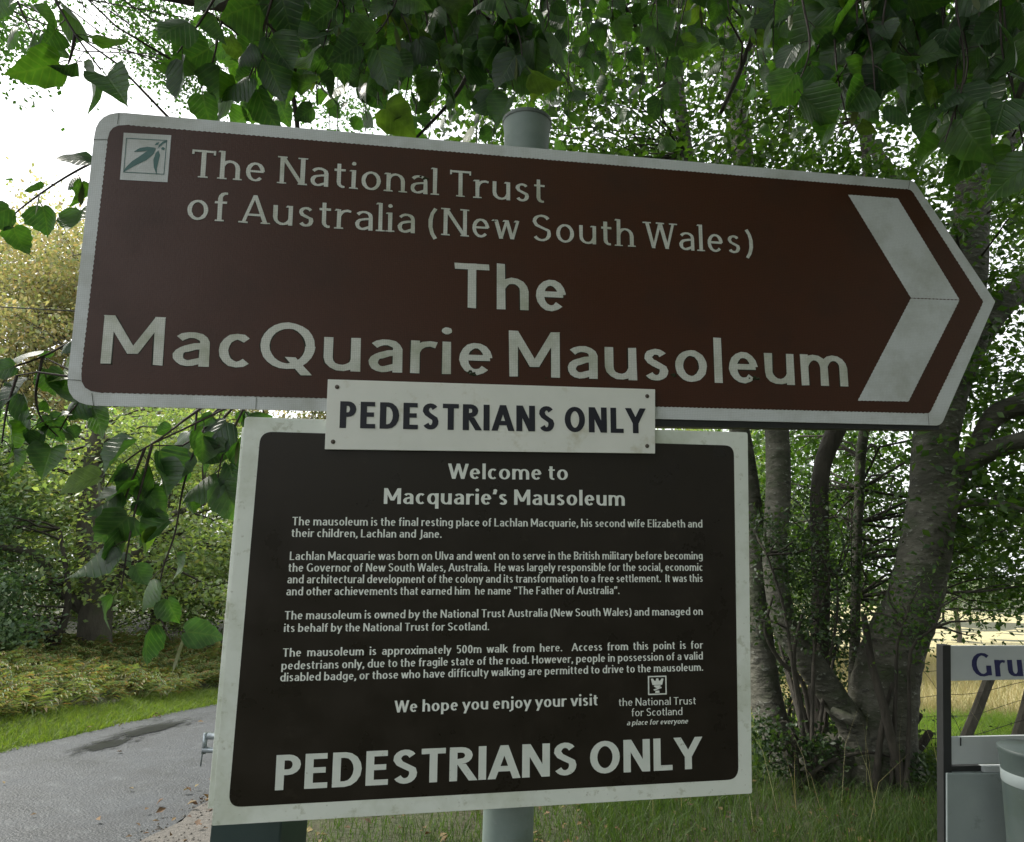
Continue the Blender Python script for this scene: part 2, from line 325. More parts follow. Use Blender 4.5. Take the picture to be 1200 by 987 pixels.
# the damp streak on the road's far side
def wet_mat():
    m = bpy.data.materials.new('wet'); t, N = nodes(m); L = t.links.new
    out = N('ShaderNodeOutputMaterial'); p = N('ShaderNodeBsdfPrincipled'); tr = N('ShaderNodeBsdfTransparent'); mx_ = N('ShaderNodeMixShader')
    p.inputs['Base Color'].default_value = (.012, .013, .015, 1); p.inputs['Roughness'].default_value = .35
    uv = N('ShaderNodeUVMap'); ln = N('ShaderNodeVectorMath', operation='LENGTH'); L(uv.outputs[0], ln.inputs[0]); n = N('ShaderNodeTexNoise'); n.inputs['Scale'].default_value = 3.2; n.inputs['Detail'].default_value = 8; L(uv.outputs[0], n.inputs['Vector'])
    a = N('ShaderNodeMath', operation='SUBTRACT'); L(n.outputs[0], a.inputs[0]); h = N('ShaderNodeMath', operation='MULTIPLY'); L(ln.outputs['Value'], h.inputs[0]); h.inputs[1].default_value = .5; L(h.outputs[0], a.inputs[1])
    r_ = ramp(t, a.outputs[0], [(.10, (0, 0, 0)), (.30, (.85, .85, .85))]); L(r_.outputs[0], mx_.inputs[0]); L(tr.outputs[0], mx_.inputs[1]); L(p.outputs[0], mx_.inputs[2]); L(mx_.outputs[0], out.inputs[0]); return m
M['wet'] = wet_mat()
def patch(name, c, rx, ry, rot, mat, dz):
    V, U, Q = [], [], []
    for j in range(13):
        for i in range(7):
            u, v = i / 3 - 1, j / 6 - 1; x, y = u * rx, v * ry; X = c[0] + x * math.cos(rot) - y * math.sin(rot); Y = c[1] + x * math.sin(rot) + y * math.cos(rot); V.append((X, Y, gz(X, Y) + dz)); U.append((u, v))
    for j in range(12):
        for i in range(6): a = j * 7 + i; Q.append((a, a + 1, a + 8, a + 7))
    o = link(name, npmesh(name, V, Q, mat, True, U)); tag(o, kind='structure')
pa = ground_pt(122, 881); pb = ground_pt(175, 863)
patch('damp_patch', (pa.x, pa.y), .22, .55, R(-14), M['wet'], .062)
patch('damp_patch', (pb.x, pb.y), .22, .9, R(-14), M['wet'], .064)
# field beyond the fence
fx = [float(v) for v in np.linspace(1.5, 60, 40)]; fy = [float(v) for v in np.geomspace(9.0, 130, 40)]
fld = grid_mesh('field', fx, fy, M['field'], .02); tag(fld, kind='structure')
# distant low hills
hb = MB()
for k in range(90):
    a0, a1 = R(-80 + k * 160 / 90), R(-80 + (k + 1) * 160 / 90)
    def hp(a, r, h): return (math.sin(a) * r, math.cos(a) * r, h)
    H = lambda a: -10 + 24 * (.5 + .5 * math.sin(a * 3.1 + 1)) * (.6 + .4 * math.sin(a * 9)) 
    hb.poly([hp(a0, 600, -30), hp(a1, 600, -30), hp(a1, 760, H(a1)), hp(a0, 760, H(a0))])
    hb.poly([hp(a0, 760, H(a0)), hp(a1, 760, H(a1)), hp(a1, 1000, -30), hp(a0, 1000, -30)])
M['hill'] = mat_noise('hill', [(.10, .12, .07), (.16, .17, .09)], .02, .95, 0)
tag(hb.build('hills', M['hill'], smooth=True), kind='structure')

# ------------------------------------------------------------------ lettering: a broad-nib pen drawn from skeletons
def arc(cx, cy, rx, ry, a0, a1, n=None):
    n = n or max(4, int(abs(a1 - a0) / 22)); return [(cx + rx * math.cos(R(a0 + (a1 - a0) * i / n)), cy + ry * math.sin(R(a0 + (a1 - a0) * i / n))) for i in range(n + 1)]
def sm(pts): return [tuple(p) for p in catmull(pts, 4)]
def glyph(ch, X, th, tv):
    "skeleton strokes in cap heights: ('l',x0,y0,x1,y1) straight, ('c',points) curve, ('d',x,y) dot; returns strokes, width"
    s, t = th / 2, tv / 2; l = lambda *a: ('l',) + a; c = lambda p: ('c', p); A = 1.03; D = -.28
    def arch(x0, x1, h=.30): return c([(x0, X - h * .95)] + arc((x0 + x1) / 2, X - h, (x1 - x0) / 2, h - t, 165, 0)[0:] + [(x1, 0)])
    def sshape(W, H):
        r1, r2 = H * .245 - t * .5, H * .265 - t * .5; c1, c2 = H - t - r1, t + r2
        return c(arc(W / 2, c1, W / 2 - s * 1.05, r1, 28, 180, 7) + sm([(s * 1.25, H * .63), (W * .5, H * .515), (W - s * 1.25, H * .41)])[1:] + arc(W / 2, c2, W / 2 - s, r2, 0, -152, 8))
    if ch == ' ': return [], .26
    if ch in 'oO':
        W, H = (.58, X) if ch == 'o' else (.80, 1.0); return [c(arc(W / 2, H / 2, W / 2 - s, H / 2 - t, 0, 360, 24))], W
    if ch == 'Q':
        W = .82; return [c(arc(W / 2, .5, W / 2 - s, .5 - t, 0, 360, 24)), l(W * .55, .26, W * .86, -.12)], W
    if ch in 'bpdq':
        W = .59; y1 = A if ch in 'bd' else X; y0 = 0 if ch in 'bd' else D; xs = s if ch in 'bp' else W - s
        return [l(xs, y0, xs, y1), c(arc(W / 2, X / 2, W / 2 - s, X / 2 - t, 0, 360, 22))], W
    if ch == 'g':
        W = .57; return [l(W - s, 0, W - s, X), c(arc(W / 2, X / 2 + .02, W / 2 - s, X / 2 - t - .02, 0, 360, 22)), c([(W - s, .06)] + arc(W / 2, -.05, W / 2 - s, .23 - t, 0, -150))], W
    if ch == 'c': return [c(arc(.27, X / 2, .27 - s, X / 2 - t, 48, 312))], .47
    if ch == 'C': return [c(arc(.40, .5, .40 - s, .5 - t, 45, 315))], .70
    if ch == 'G': return [c(arc(.41, .5, .41 - s, .5 - t, 48, 318)), l(.73 - s, .05, .73 - s, .46)], .75
    if ch == 'e': W = .54; return [l(s, X * .53, W - s * .6, X * .53), c([(W - s, X * .53)] + arc(W / 2, X / 2, W / 2 - s, X / 2 - t, 8, 318))], W
    if ch == 'a':
        W = .52; return [c([(s * 1.2, X * .80)] + arc(W * .5, X - .21, W * .5 - s, .21 - t, 128, 0) + [(W - s, 0)]), c([(W - s, X * .60), (W * .6, X * .58)] + arc(W * .42, X * .30, W * .42 - s, X * .30 - t, 100, 290) + [(W - s, X * .2)])], W
    if ch == 's': return [sshape(.43, X)], .43
    if ch == 'S': return [sshape(.60, 1.0)], .60
    if ch == 'n': return [l(s, 0, s, X), arch(s, .56 - s)], .56
    if ch == 'h': return [l(s, 0, s, A), arch(s, .56 - s)], .56
    if ch == 'm': return [l(s, 0, s, X), arch(s, .45), arch(.45, .90 - s)], .90
    if ch == 'r': return [l(s, 0, s, X), c([(s, X - .3)] + arc(.30, X - .30, .30 - s, .30 - t, 165, 62))], .37
    if ch == 'u': W = .56; return [l(W - s, 0, W - s, X), c([(s, X)] + arc(W / 2, .28, W / 2 - s, .28 - t, 180, 350))], W
    if ch == 't': return [c([(.14, X + .2), (.14, .2)] + arc(.14 + .14, .2, .14, .2 - t, 180, 285)), l(0, X - t, .34, X - t)], .35
    if ch == 'f': return [c([(.15, 0), (.15, A - .22)] + arc(.15 + .16, A - .22, .16, .22 - t, 180, 75)), l(0, X - t, .34, X - t)], .34
    if ch in 'l': return [l(s, 0, s, A)], 2 * s
    if ch == 'i': return [l(s, 0, s, X), ('d', s, X + .24)], 2 * s
    if ch == 'j': return [c([(s + .04, X), (s + .04, -.1), (-.08, D + t)]), ('d', s + .04, X + .24)], 2 * s + .04
    if ch == 'k': return [l(s, 0, s, A), l(s, .27, .5, X), l(.2, .38, .53, 0)], .54
    if ch == 'v': return [l(.03, X, .25, 0), l(.25, 0, .48, X)], .51
    if ch == 'y': return [l(.03, X, .26, .02), l(.14, D, .49, X)], .52
    if ch == 'w': return [l(.03, X, .2, 0), l(.2, 0, .38, X), l(.38, X, .56, 0), l(.56, 0, .74, X)], .77
    if ch == 'x': return [l(.02, 0, .47, X), l(.02, X, .47, 0)], .49
    if ch == 'z': return [l(.02, X - t, .45, X - t), l(.04, 0, .43, X), l(0, t, .47, t)], .47
    if ch == 'A': return [l(.04, 0, .36, 1), l(.36, 1, .68, 0), l(.14, .3, .58, .3)], .72
    if ch in 'BRP':
        W = .58; o = [l(s, 0, s, 1), c([(s, 1 - t), (W * .45, 1 - t)] + arc(W * .5, .75, W * .5 - s, .25 - t, 90, -90) + [(s, .5 + t * .6)])]
        if ch == 'B': o.append(c([(s, .5), (W * .5, .5 + t * .5)] + arc(W * .53, .26, W * .53 - s, .26 - t, 85, -90) + [(s, t)]))
        if ch == 'R': o.append(l(.30, .5, .60, 0)); W = .63
        if ch == 'P': o[1] = c([(s, 1 - t), (W * .45, 1 - t)] + arc(W * .5, .71, W * .5 - s, .29 - t, 90, -90) + [(s, .42 + t)])
        return o, W
    if ch == 'D': W = .70; return [l(s, 0, s, 1), c([(s, 1 - t), (W * .4, 1 - t)] + arc(W * .42, .5, W * .58 - s, .5 - t, 90, -90) + [(s, t)])], W
    if ch == 'E': return [l(s, 0, s, 1), l(s, 1 - t, .52, 1 - t), l(s, .52, .49, .52), l(s, t, .54, t)], .55
    if ch == 'F': return [l(s, 0, s, 1), l(s, 1 - t, .52, 1 - t), l(s, .5, .47, .5)], .52
    if ch == 'H': return [l(s, 0, s, 1), l(.70 - s, 0, .70 - s, 1), l(s, .52, .70 - s, .52)], .70
    if ch == 'I': return [l(s, 0, s, 1)], 2 * s
    if ch == 'J': return [c([(.28, 1), (.28, .0), (.2, -.14), (.04, -.2)])], .36
    if ch == 'L': return [l(s, 0, s, 1), l(s, t, .52, t)], .53
    if ch == 'M': W = .86; return [l(s, 0, s, 1), l(s, 1, W / 2, .22), l(W / 2, .22, W - s, 1), l(W - s, 0, W - s, 1)], W
    if ch == 'N': W = .72; return [l(s, 0, s, 1), l(s * 1.1, 1, W - s * 1.1, 0), l(W - s, 0, W - s, 1)], W
    if ch == 'T': return [l(.30, 0, .30, 1), l(0, 1 - t, .60, 1 - t)], .60
    if ch == 'U': W = .68; return [c([(s, 1), (s, .32)] + arc(W / 2, .32, W / 2 - s, .32 - t, 180, 360) + [(W - s, 1)])], W
    if ch == 'W': return [l(.03, 1, .25, 0), l(.25, 0, .48, 1), l(.48, 1, .71, 0), l(.71, 0, .93, 1)], .96
    if ch == 'Y': return [l(.33, 0, .33, .44), l(.03, 1, .33, .40), l(.33, .40, .63, 1)], .66
    if ch == '(': return [c(arc(.42, .40, .38, .68, 125, 235))], .28
    if ch == ')': return [c(arc(-.14, .40, .38, .68, 55, -55))], .28
    if ch == ',': return [('d', s, s * .9), l(s * 1.2, .06, s * .3, -.17)], 2 * s
    if ch == '.': return [('d', s, s * .95)], 2 * s
    if ch == "'": return [('d', s, .92), l(s * 1.25, .94, s * .5, .68)], 2 * s
    if ch == '“': return [('d', s, .76), l(s * .8, .74, s * 1.5, 1.0), ('d', s * 3.6, .76), l(s * 3.4, .74, s * 4.1, 1.0)], 4.7 * s
    if ch == '”': return [('d', s, .92), l(s * 1.25, .94, s * .5, .68), ('d', s * 3.6, .92), l(s * 3.85, .94, s * 3.1, .68)], 4.7 * s
    if ch == '5': return [l(.1, 1 - t, .46, 1 - t), c([(.1, 1), (.09, .56)] + arc(.24, .32, .26 - s, .32 - t, 95, -140))], .5
    if ch == '0': return [c(arc(.27, .5, .27 - s, .5 - t, 0, 360, 20))], .54
    raise ValueError(ch)
def text_mesh(name, text, mat, p0, p1, cap, style='humanist', dz=.001, slant=0.0, jit=0.0, gap=None, gap_fix=None, weight=1.0):
    "text whose baseline runs from p0 to p1 (sign coordinates), letters cap high"
    th, tv, X, g, ser = dict(sans=(.20, .165, .74, .10, 0), transport=(.14, .125, .72, .13, 0), condensed=(.235, .172, .74, .15, 0), humanist=(.17, .095, .70, .115, 0), serif=(.122, .078, .70, .17, 1), thin=(.13, .085, .68, .13, 0))[style]
    th *= weight; tv *= weight
    if gap is not None: g = gap
    strokes = []; words = []; x = 0; wi_ = 0
    for ch in text:
        if ch == ' ': wi_ += 1
        st, W = glyph(ch, X, th, tv); k = 0
        for q in st:
            k += 1; zz = k * .00009; s = th / 2; n_before = len(strokes)
            if q[0] == 'l':
                _, x0, y0, x1, y1 = q; dx, dy = x1 - x0, y1 - y0
                if abs(dy) < 1e-6: P = [(x0, y0 - tv / 2), (x1, y0 - tv / 2), (x1, y0 + tv / 2), (x0, y0 + tv / 2)]
                else:
                    right_down = dx * dy < 0
                    w = th if abs(dx) < 1e-6 else math.hypot(th * abs(dy), tv * abs(dx)) / math.hypot(dx, dy) * math.hypot(dx, dy) / abs(dy)
                    if abs(dx) > 1e-6 and ser and not right_down: w *= .72
                    if abs(dx) > 1e-6: w = min(w, th * 1.25)
                    P = [(x0 - w / 2, y0), (x0 + w / 2, y0), (x1 + w / 2, y1), (x1 - w / 2, y1)]
                strokes.append(([(x + a, b) for a, b in P], zz, 'q'))
                if ser and abs(dy) > .3:
                    for (ex, ey) in ((x0, y0), (x1, y1)):
                        sw, sh = th * 1.15, tv * .62
                        if ey < .01 and not (ch in 'vwWMNu' and not (ch in 'MN' and abs(dx) < 1e-6) ): strokes.append(([(x + ex - sw, ey), (x + ex + sw, ey), (x + ex + sw * .9, ey + sh), (x + ex - sw * .9, ey + sh)], zz + .00035, 'q'))
                        elif ey > .9 and abs(dx) < 1e-6 and ch in 'lhbdk': strokes.append(([(x + ex - sw, ey - sh * 1.2), (x + ex, ey - sh * 1.2), (x + ex, ey), (x + ex - sw * .7, ey)], zz + .00035, 'q'))
                        elif ey > .9 and ch in 'NWIH' and not (ch == 'N' and abs(dx) > .1): strokes.append(([(x + ex - sw, ey - sh), (x + ex + sw, ey - sh), (x + ex + sw, ey), (x + ex - sw, ey)], zz + .00035, 'q'))
                        elif abs(ey - X) < .02 and ch in 'nriupmw' : strokes.append(([(x + ex - sw, ey - sh * 1.2), (x + ex, ey - sh * 1.2), (x + ex, ey), (x + ex - sw * .7, ey)], zz + .00035, 'q'))
                if ser and ch == 'T' and abs(dy) < 1e-6:
                    for sx in (x0, x1): strokes.append(([(x + sx - .03, 1 - tv * 2.1), (x + sx + .03, 1 - tv * 2.1), (x + sx + .03, 1), (x + sx - .03, 1)], zz + .0003, 'q'))
            elif q[0] == 'c':
                strokes.append(([(x + a, b) for a, b in q[1]], zz, 'pen'))
                if ser and q[1][-1][1] == 0 and ch in 'nhmf': 
                    ex = q[1][-1][0]; sw, sh = th * 1.1, tv * .62
                    strokes.append(([(x + ex - sw, 0), (x + ex + sw, 0), (x + ex + sw * .9, sh), (x + ex - sw * .9, sh)], zz + .00035, 'q'))
                if ser and ch == 'f': 
                    strokes.append(([(x + .15 - th * 1.1, 0), (x + .15 + th * 1.1, 0), (x + .15 + th, tv * .62), (x + .15 - th, tv * .62)], zz + .0004, 'q'))
            else:
                strokes.append((arc(x + q[1], q[2], s * 1.12, s * 1.12, 0, 330, 9), zz, 'q'))
            words += [wi_] * (len(strokes) - n_before)
        x += W + (g if ch != ' ' else 0)
    total = x - g
    p0 = Vector(p0[:2]); p1 = Vector(p1[:2]); ux = (p1 - p0); wid = ux.length; ux.normalize(); uy = Vector((-ux.y, ux.x)); kx = wid / total
    mbs = {w: MB() for w in words}
    def put(a, b): v = p0 + ux * (a * kx + b * cap * slant) + uy * (b * cap); return (v.x, v.y)
    jf = lambda: random.uniform(-jit, jit)
    for (P, z, kind), w_ in zip(strokes, words):
        mb = mbs[w_]
        if kind == 'q': mb.poly([(*put(a + jf(), b + jf()), dz + z) for a, b in P])
        else:
            n = len(P); Lf, Rt = [], []
            closed = math.hypot(P[0][0] - P[-1][0], P[0][1] - P[-1][1]) < 1e-4
            for i, (a, b) in enumerate(P):
                if closed: pa, pb = P[(i - 1) % (n - 1)], P[(i + 1) % (n - 1)]
                else: pa, pb = P[max(i - 1, 0)], P[min(i + 1, n - 1)]
                dx, dy = pb[0] - pa[0], pb[1] - pa[1]; q = math.hypot(dx, dy) or 1; dx /= q; dy /= q
                w = math.hypot(th * dy, tv * dx) / 2; j = jf()
                Lf.append((a - dy * (w + j), b + dx * (w + j))); Rt.append((a + dy * (w + j), b - dx * (w + j)))
            for i in range(n - 1):
                mb.poly([(*put(*Rt[i]), dz + z), (*put(*Rt[i + 1]), dz + z), (*put(*Lf[i + 1]), dz + z), (*put(*Lf[i]), dz + z)])
    return list(mbs.values())

# ------------------------------------------------------------------ the signs
def signframe(yaw, pit, rol, px, py, Y):
    cy, sy, cp, sp, c2, s2 = math.cos(yaw), math.sin(yaw), math.cos(pit), math.sin(pit), math.cos(rol), math.sin(rol)
    Ry = Matrix(((cy, 0, sy), (0, 1, 0), (-sy, 0, cy))); Rx = Matrix(((1, 0, 0), (0, cp, -sp), (0, sp, cp))); Rz = Matrix(((c2, -s2, 0), (s2, c2, 0), (0, 0, 1)))
    C = Matrix((cr, cu, -fw)).transposed()
    m = (C @ Rz @ Rx @ Ry).to_4x4(); m.translation = at(px, py, Y); return m
SF = signframe(R(8.8), R(-7.4), R(-.45), 600, 493.5, 1.55); SI = SF.inverted()
def loc(px, py, dz=0.0, inv=None):
    I = inv or SI
    o = I @ CAM; d = (I.to_3x3() @ ray(px, py)); t = (dz - o.z) / d.z; p = o + d * t; return Vector((p.x, p.y))
def toothed(pts, edges, step=.0055, amp=.0016):
    out = []; n = len(pts)
    for i in range(n):
        a = Vector(pts[i]); b = Vector(pts[(i + 1) % n]); out.append(tuple(a)); d = b - a; L = d.length
        if L < step * 6: continue
        nrm = Vector((d.y, -d.x)).normalized(); k = int(L / step); A = amp if edges is None or i in edges else amp * .25
        for j in range(1, k):
            q = a + d * (j / k) + nrm * (A if j % 2 else -A * .3) * random.uniform(.5, 1.1); out.append(tuple(q))
    return out
# --- brown direction sign
ds = empty('direction_sign', mat=SF)
tag(ds, 'large brown arrow-shaped direction sign with pale border and chevron, topmost board on the grey post', 'road sign')
outer = [loc(*p) for p in ((75.5, 474.8), (1103, 499.0), (1166.5, 353.5), (1071, 212), (113.5, 129.3))]
mb = MB(); mb.prism(rounded(outer, [.062, .03, .006, .022, .062]), -.004, 0); mb.build('sign_plate', M['sheet_white'], ds, bevel=.0006)
inner = [loc(*p) for p in ((93, 459.5), (1089, 484.5), (1152, 354), (1067.5, 222.6), (128.5, 145.3))]
ir = rounded(inner, [.040, .012, .003, .015, .036], 4)
mb = MB(); mb.poly([(x, y, .0007) for x, y in toothed(ir, None, .0055, .0014)]); mb.build('brown_panel', M['sheet_brown'], ds)
for lo_, q in ((0, ((993.5, 228.5), (1051.7, 233), (1123.7, 351.3), (1067, 349.2))), (1, ((1067, 350.2), (1123.7, 352.3), (1064, 470.7), (1005, 469.6)))):
    pts = [loc(*p) for p in q][::-1]
    mb = MB(); mb.poly([(x, y, .0014) for x, y in toothed([tuple(p) for p in pts], None, .0055, .0009)]); mb.build('chevron_arm', M['sheet_white'], ds)
# joints of the border tape
for a, b in (((78, 445), (95.5, 446)), ((110, 476), (108, 461)), ((300, 481), (300.5, 466)), ((1087, 485), (1088, 498)), ((1066, 211), (1064, 222)), ((140, 131), (138, 146)), ((109, 164), (126, 164)), ((690, 489), (690, 477))):
    A, B = loc(*a), loc(*b); d = (B - A).normalized(); n = Vector((-d.y, d.x)) * .0006
    mb = MB(); mb.poly([(*(A - n), .0018), (*(B - n), .0018), (*(B + n), .0018), (*(A + n), .0018)]); mb.build('tape_joint', M['moss'], ds)
def txt(parent, text, a, b, cappx, mat, style, inv=None, **kw):
    A, B = loc(*a, inv=inv), loc(*b, inv=inv); mid = ((a[0] + b[0]) / 2, (a[1] + b[1]) / 2)
    cap = (loc(mid[0], mid[1] - cappx, inv=inv) - loc(*mid, inv=inv)).length
    for mb in text_mesh('lettering', text, mat, A, B, cap, style, **kw): mb.build('lettering', mat, parent)
LW = M['letter_white']
txt(ds, 'The National Trust', (225, 207.6), (638.5, 238.3), 31.0, LW, 'serif', dz=.0012, jit=.006)
txt(ds, 'of Australia (New South Wales)', (219, 257.3), (882, 298.3), 31.5, LW, 'serif', dz=.0012, jit=.006)
txt(ds, 'The', (532.5, 360.3), (663.3, 365.8), 51.5, LW, 'transport', dz=.0012, jit=.006, weight=1.06)
txt(ds, 'MacQuarie', (118.2, 426.3), (577, 440.3), 54.5, LW, 'transport', dz=.0012, jit=.006, weight=1.02)
txt(ds, 'Mausoleum', (596.5, 441.2), (993.5, 453.2), 51.5, LW, 'transport', dz=.0012, jit=.006, weight=1.05)
M['shadow_algae'] = mat_noise('shadow_algae', [(.010, .013, .006), (.022, .024, .012)], 60, .8, .2)  # dark outline under the letters: their shadow edge painted in, tinted algae green
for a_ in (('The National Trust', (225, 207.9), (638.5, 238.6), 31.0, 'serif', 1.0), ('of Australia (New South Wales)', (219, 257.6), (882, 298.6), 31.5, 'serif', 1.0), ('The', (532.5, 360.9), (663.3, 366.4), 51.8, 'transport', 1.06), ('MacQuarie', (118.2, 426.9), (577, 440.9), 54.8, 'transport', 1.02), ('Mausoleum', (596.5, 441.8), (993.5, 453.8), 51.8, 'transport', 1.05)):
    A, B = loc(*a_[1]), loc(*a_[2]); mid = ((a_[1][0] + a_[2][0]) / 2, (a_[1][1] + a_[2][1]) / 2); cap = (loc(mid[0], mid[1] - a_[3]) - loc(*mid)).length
    for mb in text_mesh('shadow_algae_edge', a_[0], None, A, B, cap, a_[4], dz=.00085, jit=.012, weight=a_[5] * 1.09): mb.v = [(x, y, .00085 + (z - .00085) * .25) for x, y, z in mb.v]; mb.build('shadow_algae_edge', M['shadow_algae'], ds)
# emblem of the trust: pale square, green frame, gum leaves
def q4(p): return [loc(*x) for x in p]
mb = MB(); E4 = q4(((140.8, 211), (196.5, 214), (201, 159), (145.3, 156))); mb.poly([(*p, .0014) for p in E4]); em = mb.build('emblem_panel', M['sheet_white'], ds)
bl, br_, tr_, tl = E4
def e(u, v): return (bl * (1 - u) + br_ * u) * (1 - v) + (tl * (1 - u) + tr_ * u) * v
def epoly(pts, dz=.0019):
    mb_.poly([(*e(*p), dz) for p in pts])
mb_ = MB()
for (u0_, v0_, u1_, v1_) in ((.06, .155, .92, .17), (.06, .875, .92, .89), (.06, .155, .075, .89), (.905, .155, .92, .89)): epoly([(u0_, v0_), (u1_, v0_), (u1_, v1_), (u0_, v1_)])
epoly([(.05, .15), (.10, .26), (.22, .40), (.38, .52), (.55, .66), (.70, .70), (.66, .58), (.52, .44), (.34, .34), (.18, .24)])
epoly([(.24, .60), (.36, .69), (.52, .725), (.70, .71), (.55, .645), (.42, .62)], .0021)
epoly([(.76, .14), (.685, .30), (.665, .46), (.70, .60), (.755, .66), (.80, .56), (.775, .42), (.755, .28)])
epoly([(.74, .70), (.84, .80), (.92, .85), (.92, .88), (.84, .86), (.76, .78)])
epoly([(.67, .77), (.70, .82), (.76, .84), (.74, .78)]); epoly([(.82, .68), (.87, .67), (.89, .71), (.85, .74), (.81, .72)])
mb_.build('emblem', M['logo_green'], em)
# patches of moss caught on the letters
def clump(parent, px, py, r, dz=.002):
    p = loc(px, py); mb = MB()
    for k in range(9):
        a = random.uniform(0, 6.28); d = r * random.uniform(0, 1); rr = r * random.uniform(.25, .55); cxx, cyy = p.x + d * math.cos(a) * 1.3, p.y + d * math.sin(a) * .55
        pts = [(cxx + rr * math.cos(b * 1.05) * random.uniform(.7, 1.2), cyy + rr * .7 * math.sin(b * 1.05) * random.uniform(.7, 1.2)) for b in range(6)]
        for b in range(6): mb.poly([(cxx, cyy, dz + rr * .4), (*pts[b], dz * .6), (*pts[(b + 1) % 6], dz * .6)])
    mb.build('moss_tuft', M['moss'], parent)
for q in ((496, 209, .008), (553, 438, .011), (790, 439.5, .009), (884, 443.5, .011), (580, 259, .004), (131, 427, .003), (430, 452, .003), (640, 443, .003)): clump(ds, *q)
# rear stiffening rails of black channel
for (a, b, zz) in (((520, 492.5), (1092, 499.5), 0), ((190, 205), (1050, 262), 1)):
    A, B = loc(*a, -.03), loc(*b, -.03); d = (B - A).normalized(); L = (B - A).length; ang = math.atan2(d.y, d.x)
    Mx = Matrix.Translation((A.x, A.y, 0)) @ Matrix.Rotation(ang, 4, 'Z')
    mb = MB(); mb.box(0, L, -.013, .022, -.044, -.005, Mx); mb.build('rear_rail', M['black_metal'], ds)
# --- round grey post
PZ = -.108
pt = loc(617.5, 150, PZ); pb_ = loc(595.5, 965, PZ)
Wt = SF @ Vector((*pt, PZ)); Wb = SF @ Vector((*pb_, PZ)); axis_ = (Wt - Wb).normalized()
Wg = Wb + axis_ * ((gz(Wb.x, Wb.y) - .25 - Wb.z) / axis_.z); hgt = (Wt - Wg).length
zq = axis_.to_track_quat('Z', 'Y'); PM = Matrix.Translation(Wg) @ zq.to_matrix().to_4x4()
sp = empty('sign_post', mat=PM); tag(sp, 'round grey-green metal post with a flat rimmed cap carrying the brown sign', 'post')
top = hgt + .014
mb = MB(); mb.lathe([(.060, 0), (.060, hgt * .5), (.0585, top - .02)], 40); mb.build('pole', M['post_metal'], sp, True)
mb = MB(); mb.lathe([(.0588, top - .10), (.0597, top - .097), (.0612, top - .03), (.0645, top - .010), (.0655, top - .002), (.0655, top + .003)], 40); mb.build('cap', M['post_metal'], sp, True)
mb = MB(); mb.lathe([(.0662, top - .006), (.0672, top - .004), (.0672, top + .0036), (.0655, top + .0052)], 40); mb.build('cap_rim', M['rim_metal'], sp, False)
for zz in (hgt - .16, hgt - .40, hgt - .78, hgt - 1.05):
    mb = MB(); mb.lathe([(.0602, zz), (.0635, zz + .001), (.0635, zz + .034), (.0602, zz + .035)], 32); mb.build('clamp_band', M['black_metal'], sp)
# --- dark welcome board
ws = empty('information_board', mat=SF)
tag(ws, 'dark brown welcome board with white border and paragraphs of text, below the brown direction sign', 'information sign')
wo_ = [loc(*p) for p in ((247.8, 968), (881.3, 930), (876.3, 506.8), (286.8, 488.6))]
mb = MB(); mb.prism(rounded(wo_, [.004, .004, .006, .008], 3), -.006, 0); mb.build('board', M['board_white'], ws, bevel=.0007)
wb_ = [loc(*p) for p in ((241, 951), (870, 925), (868, 516), (282, 500))]
mb = MB(); mb.prism([tuple(p) for p in wb_], -.030, -.0125); mb.build('backing_board', M['board_white'], ws, bevel=.0015)
wi = [loc(*p) for p in ((267.6, 946.2), (865.3, 913.3), (859.8, 522.3), (305.3, 505.8))]
mb = MB(); mb.poly([(x, y, .0006) for x, y in rounded(wi, [.026, .028, .024, .028], 7)]); mb.build('dark_panel', M['board_dark'], ws)
PP = M['print_pale']
txt(ws, 'Welcome to', (526, 561.2), (665.3, 562.6), 17.6, PP, 'humanist')
txt(ws, "Macquarie's Mausoleum", (449.7, 590.6), (732, 592.8), 18.0, PP, 'humanist', weight=1.05)
BODY = [("The mausoleum is the final resting place of Lachlan Macquarie, his second wife Elizabeth and", (342.5, 615.7), (823, 618.3)),
 ("their children, Lachlan and Jane.", (341.6, 629.3), (517.4, 630.3)),
 ("Lachlan Macquarie was born on Ulva and went on to serve in the British military before becoming", (339.5, 656.3), (823.3, 655.6)),
 ("the Governor of New South Wales, Australia.  He was largely responsible for the social, economic", (338, 670), (823.3, 669)),
 ("and architectural development of the colony and its transformation to a free settlement.  It was this", (336.7, 683.7), (823.3, 682)),
 ("and other achievements that earned him  he name “The Father of Australia”.", (335.5, 697.7), (725.8, 696.2)),
 ("The mausoleum is owned by the National Trust Australia (New South Wales) and managed on", (333.6, 726), (823.4, 720.7)),
 ("its behalf by the National Trust for Scotland.", (332.7, 740.6), (573, 738.5)),
 ("The  mausoleum  is  approximately  500m  walk  from  here.    Access  from  this  point  is  for", (331.4, 769.7), (823.5, 760)),
 ("pedestrians only, due to the fragile state of the road. However, people in possession of a valid", (329.7, 784.8), (823.6, 772.8)),
 ("disabled badge, or those who have difficulty walking are permitted to drive to the mausoleum.", (328.3, 798.6), (823.7, 786))]
for s_, a, b in BODY: txt(ws, s_, a, b, 9.4, PP, 'humanist', weight=1.0)
txt(ws, 'We hope you enjoy your visit', (462.9, 835), (700.4, 826.5), 13.6, PP, 'humanist', weight=1.05)
txt(ws, 'the National Trust', (724.9, 827.4), (815.3, 825.3), 9.0, PP, 'thin')
txt(ws, 'for Scotland', (739.9, 839.4), (799.5, 837.8), 9.0, PP, 'thin')
txt(ws, 'a place for everyone', (734.4, 850.0), (805.8, 847.8), 6.2, PP, 'humanist', slant=.2)
txt(ws, 'PEDESTRIANS ONLY', (322.1, 926.2), (820.5, 900.6), 39.3, M['print_big'], 'sans', weight=.98)
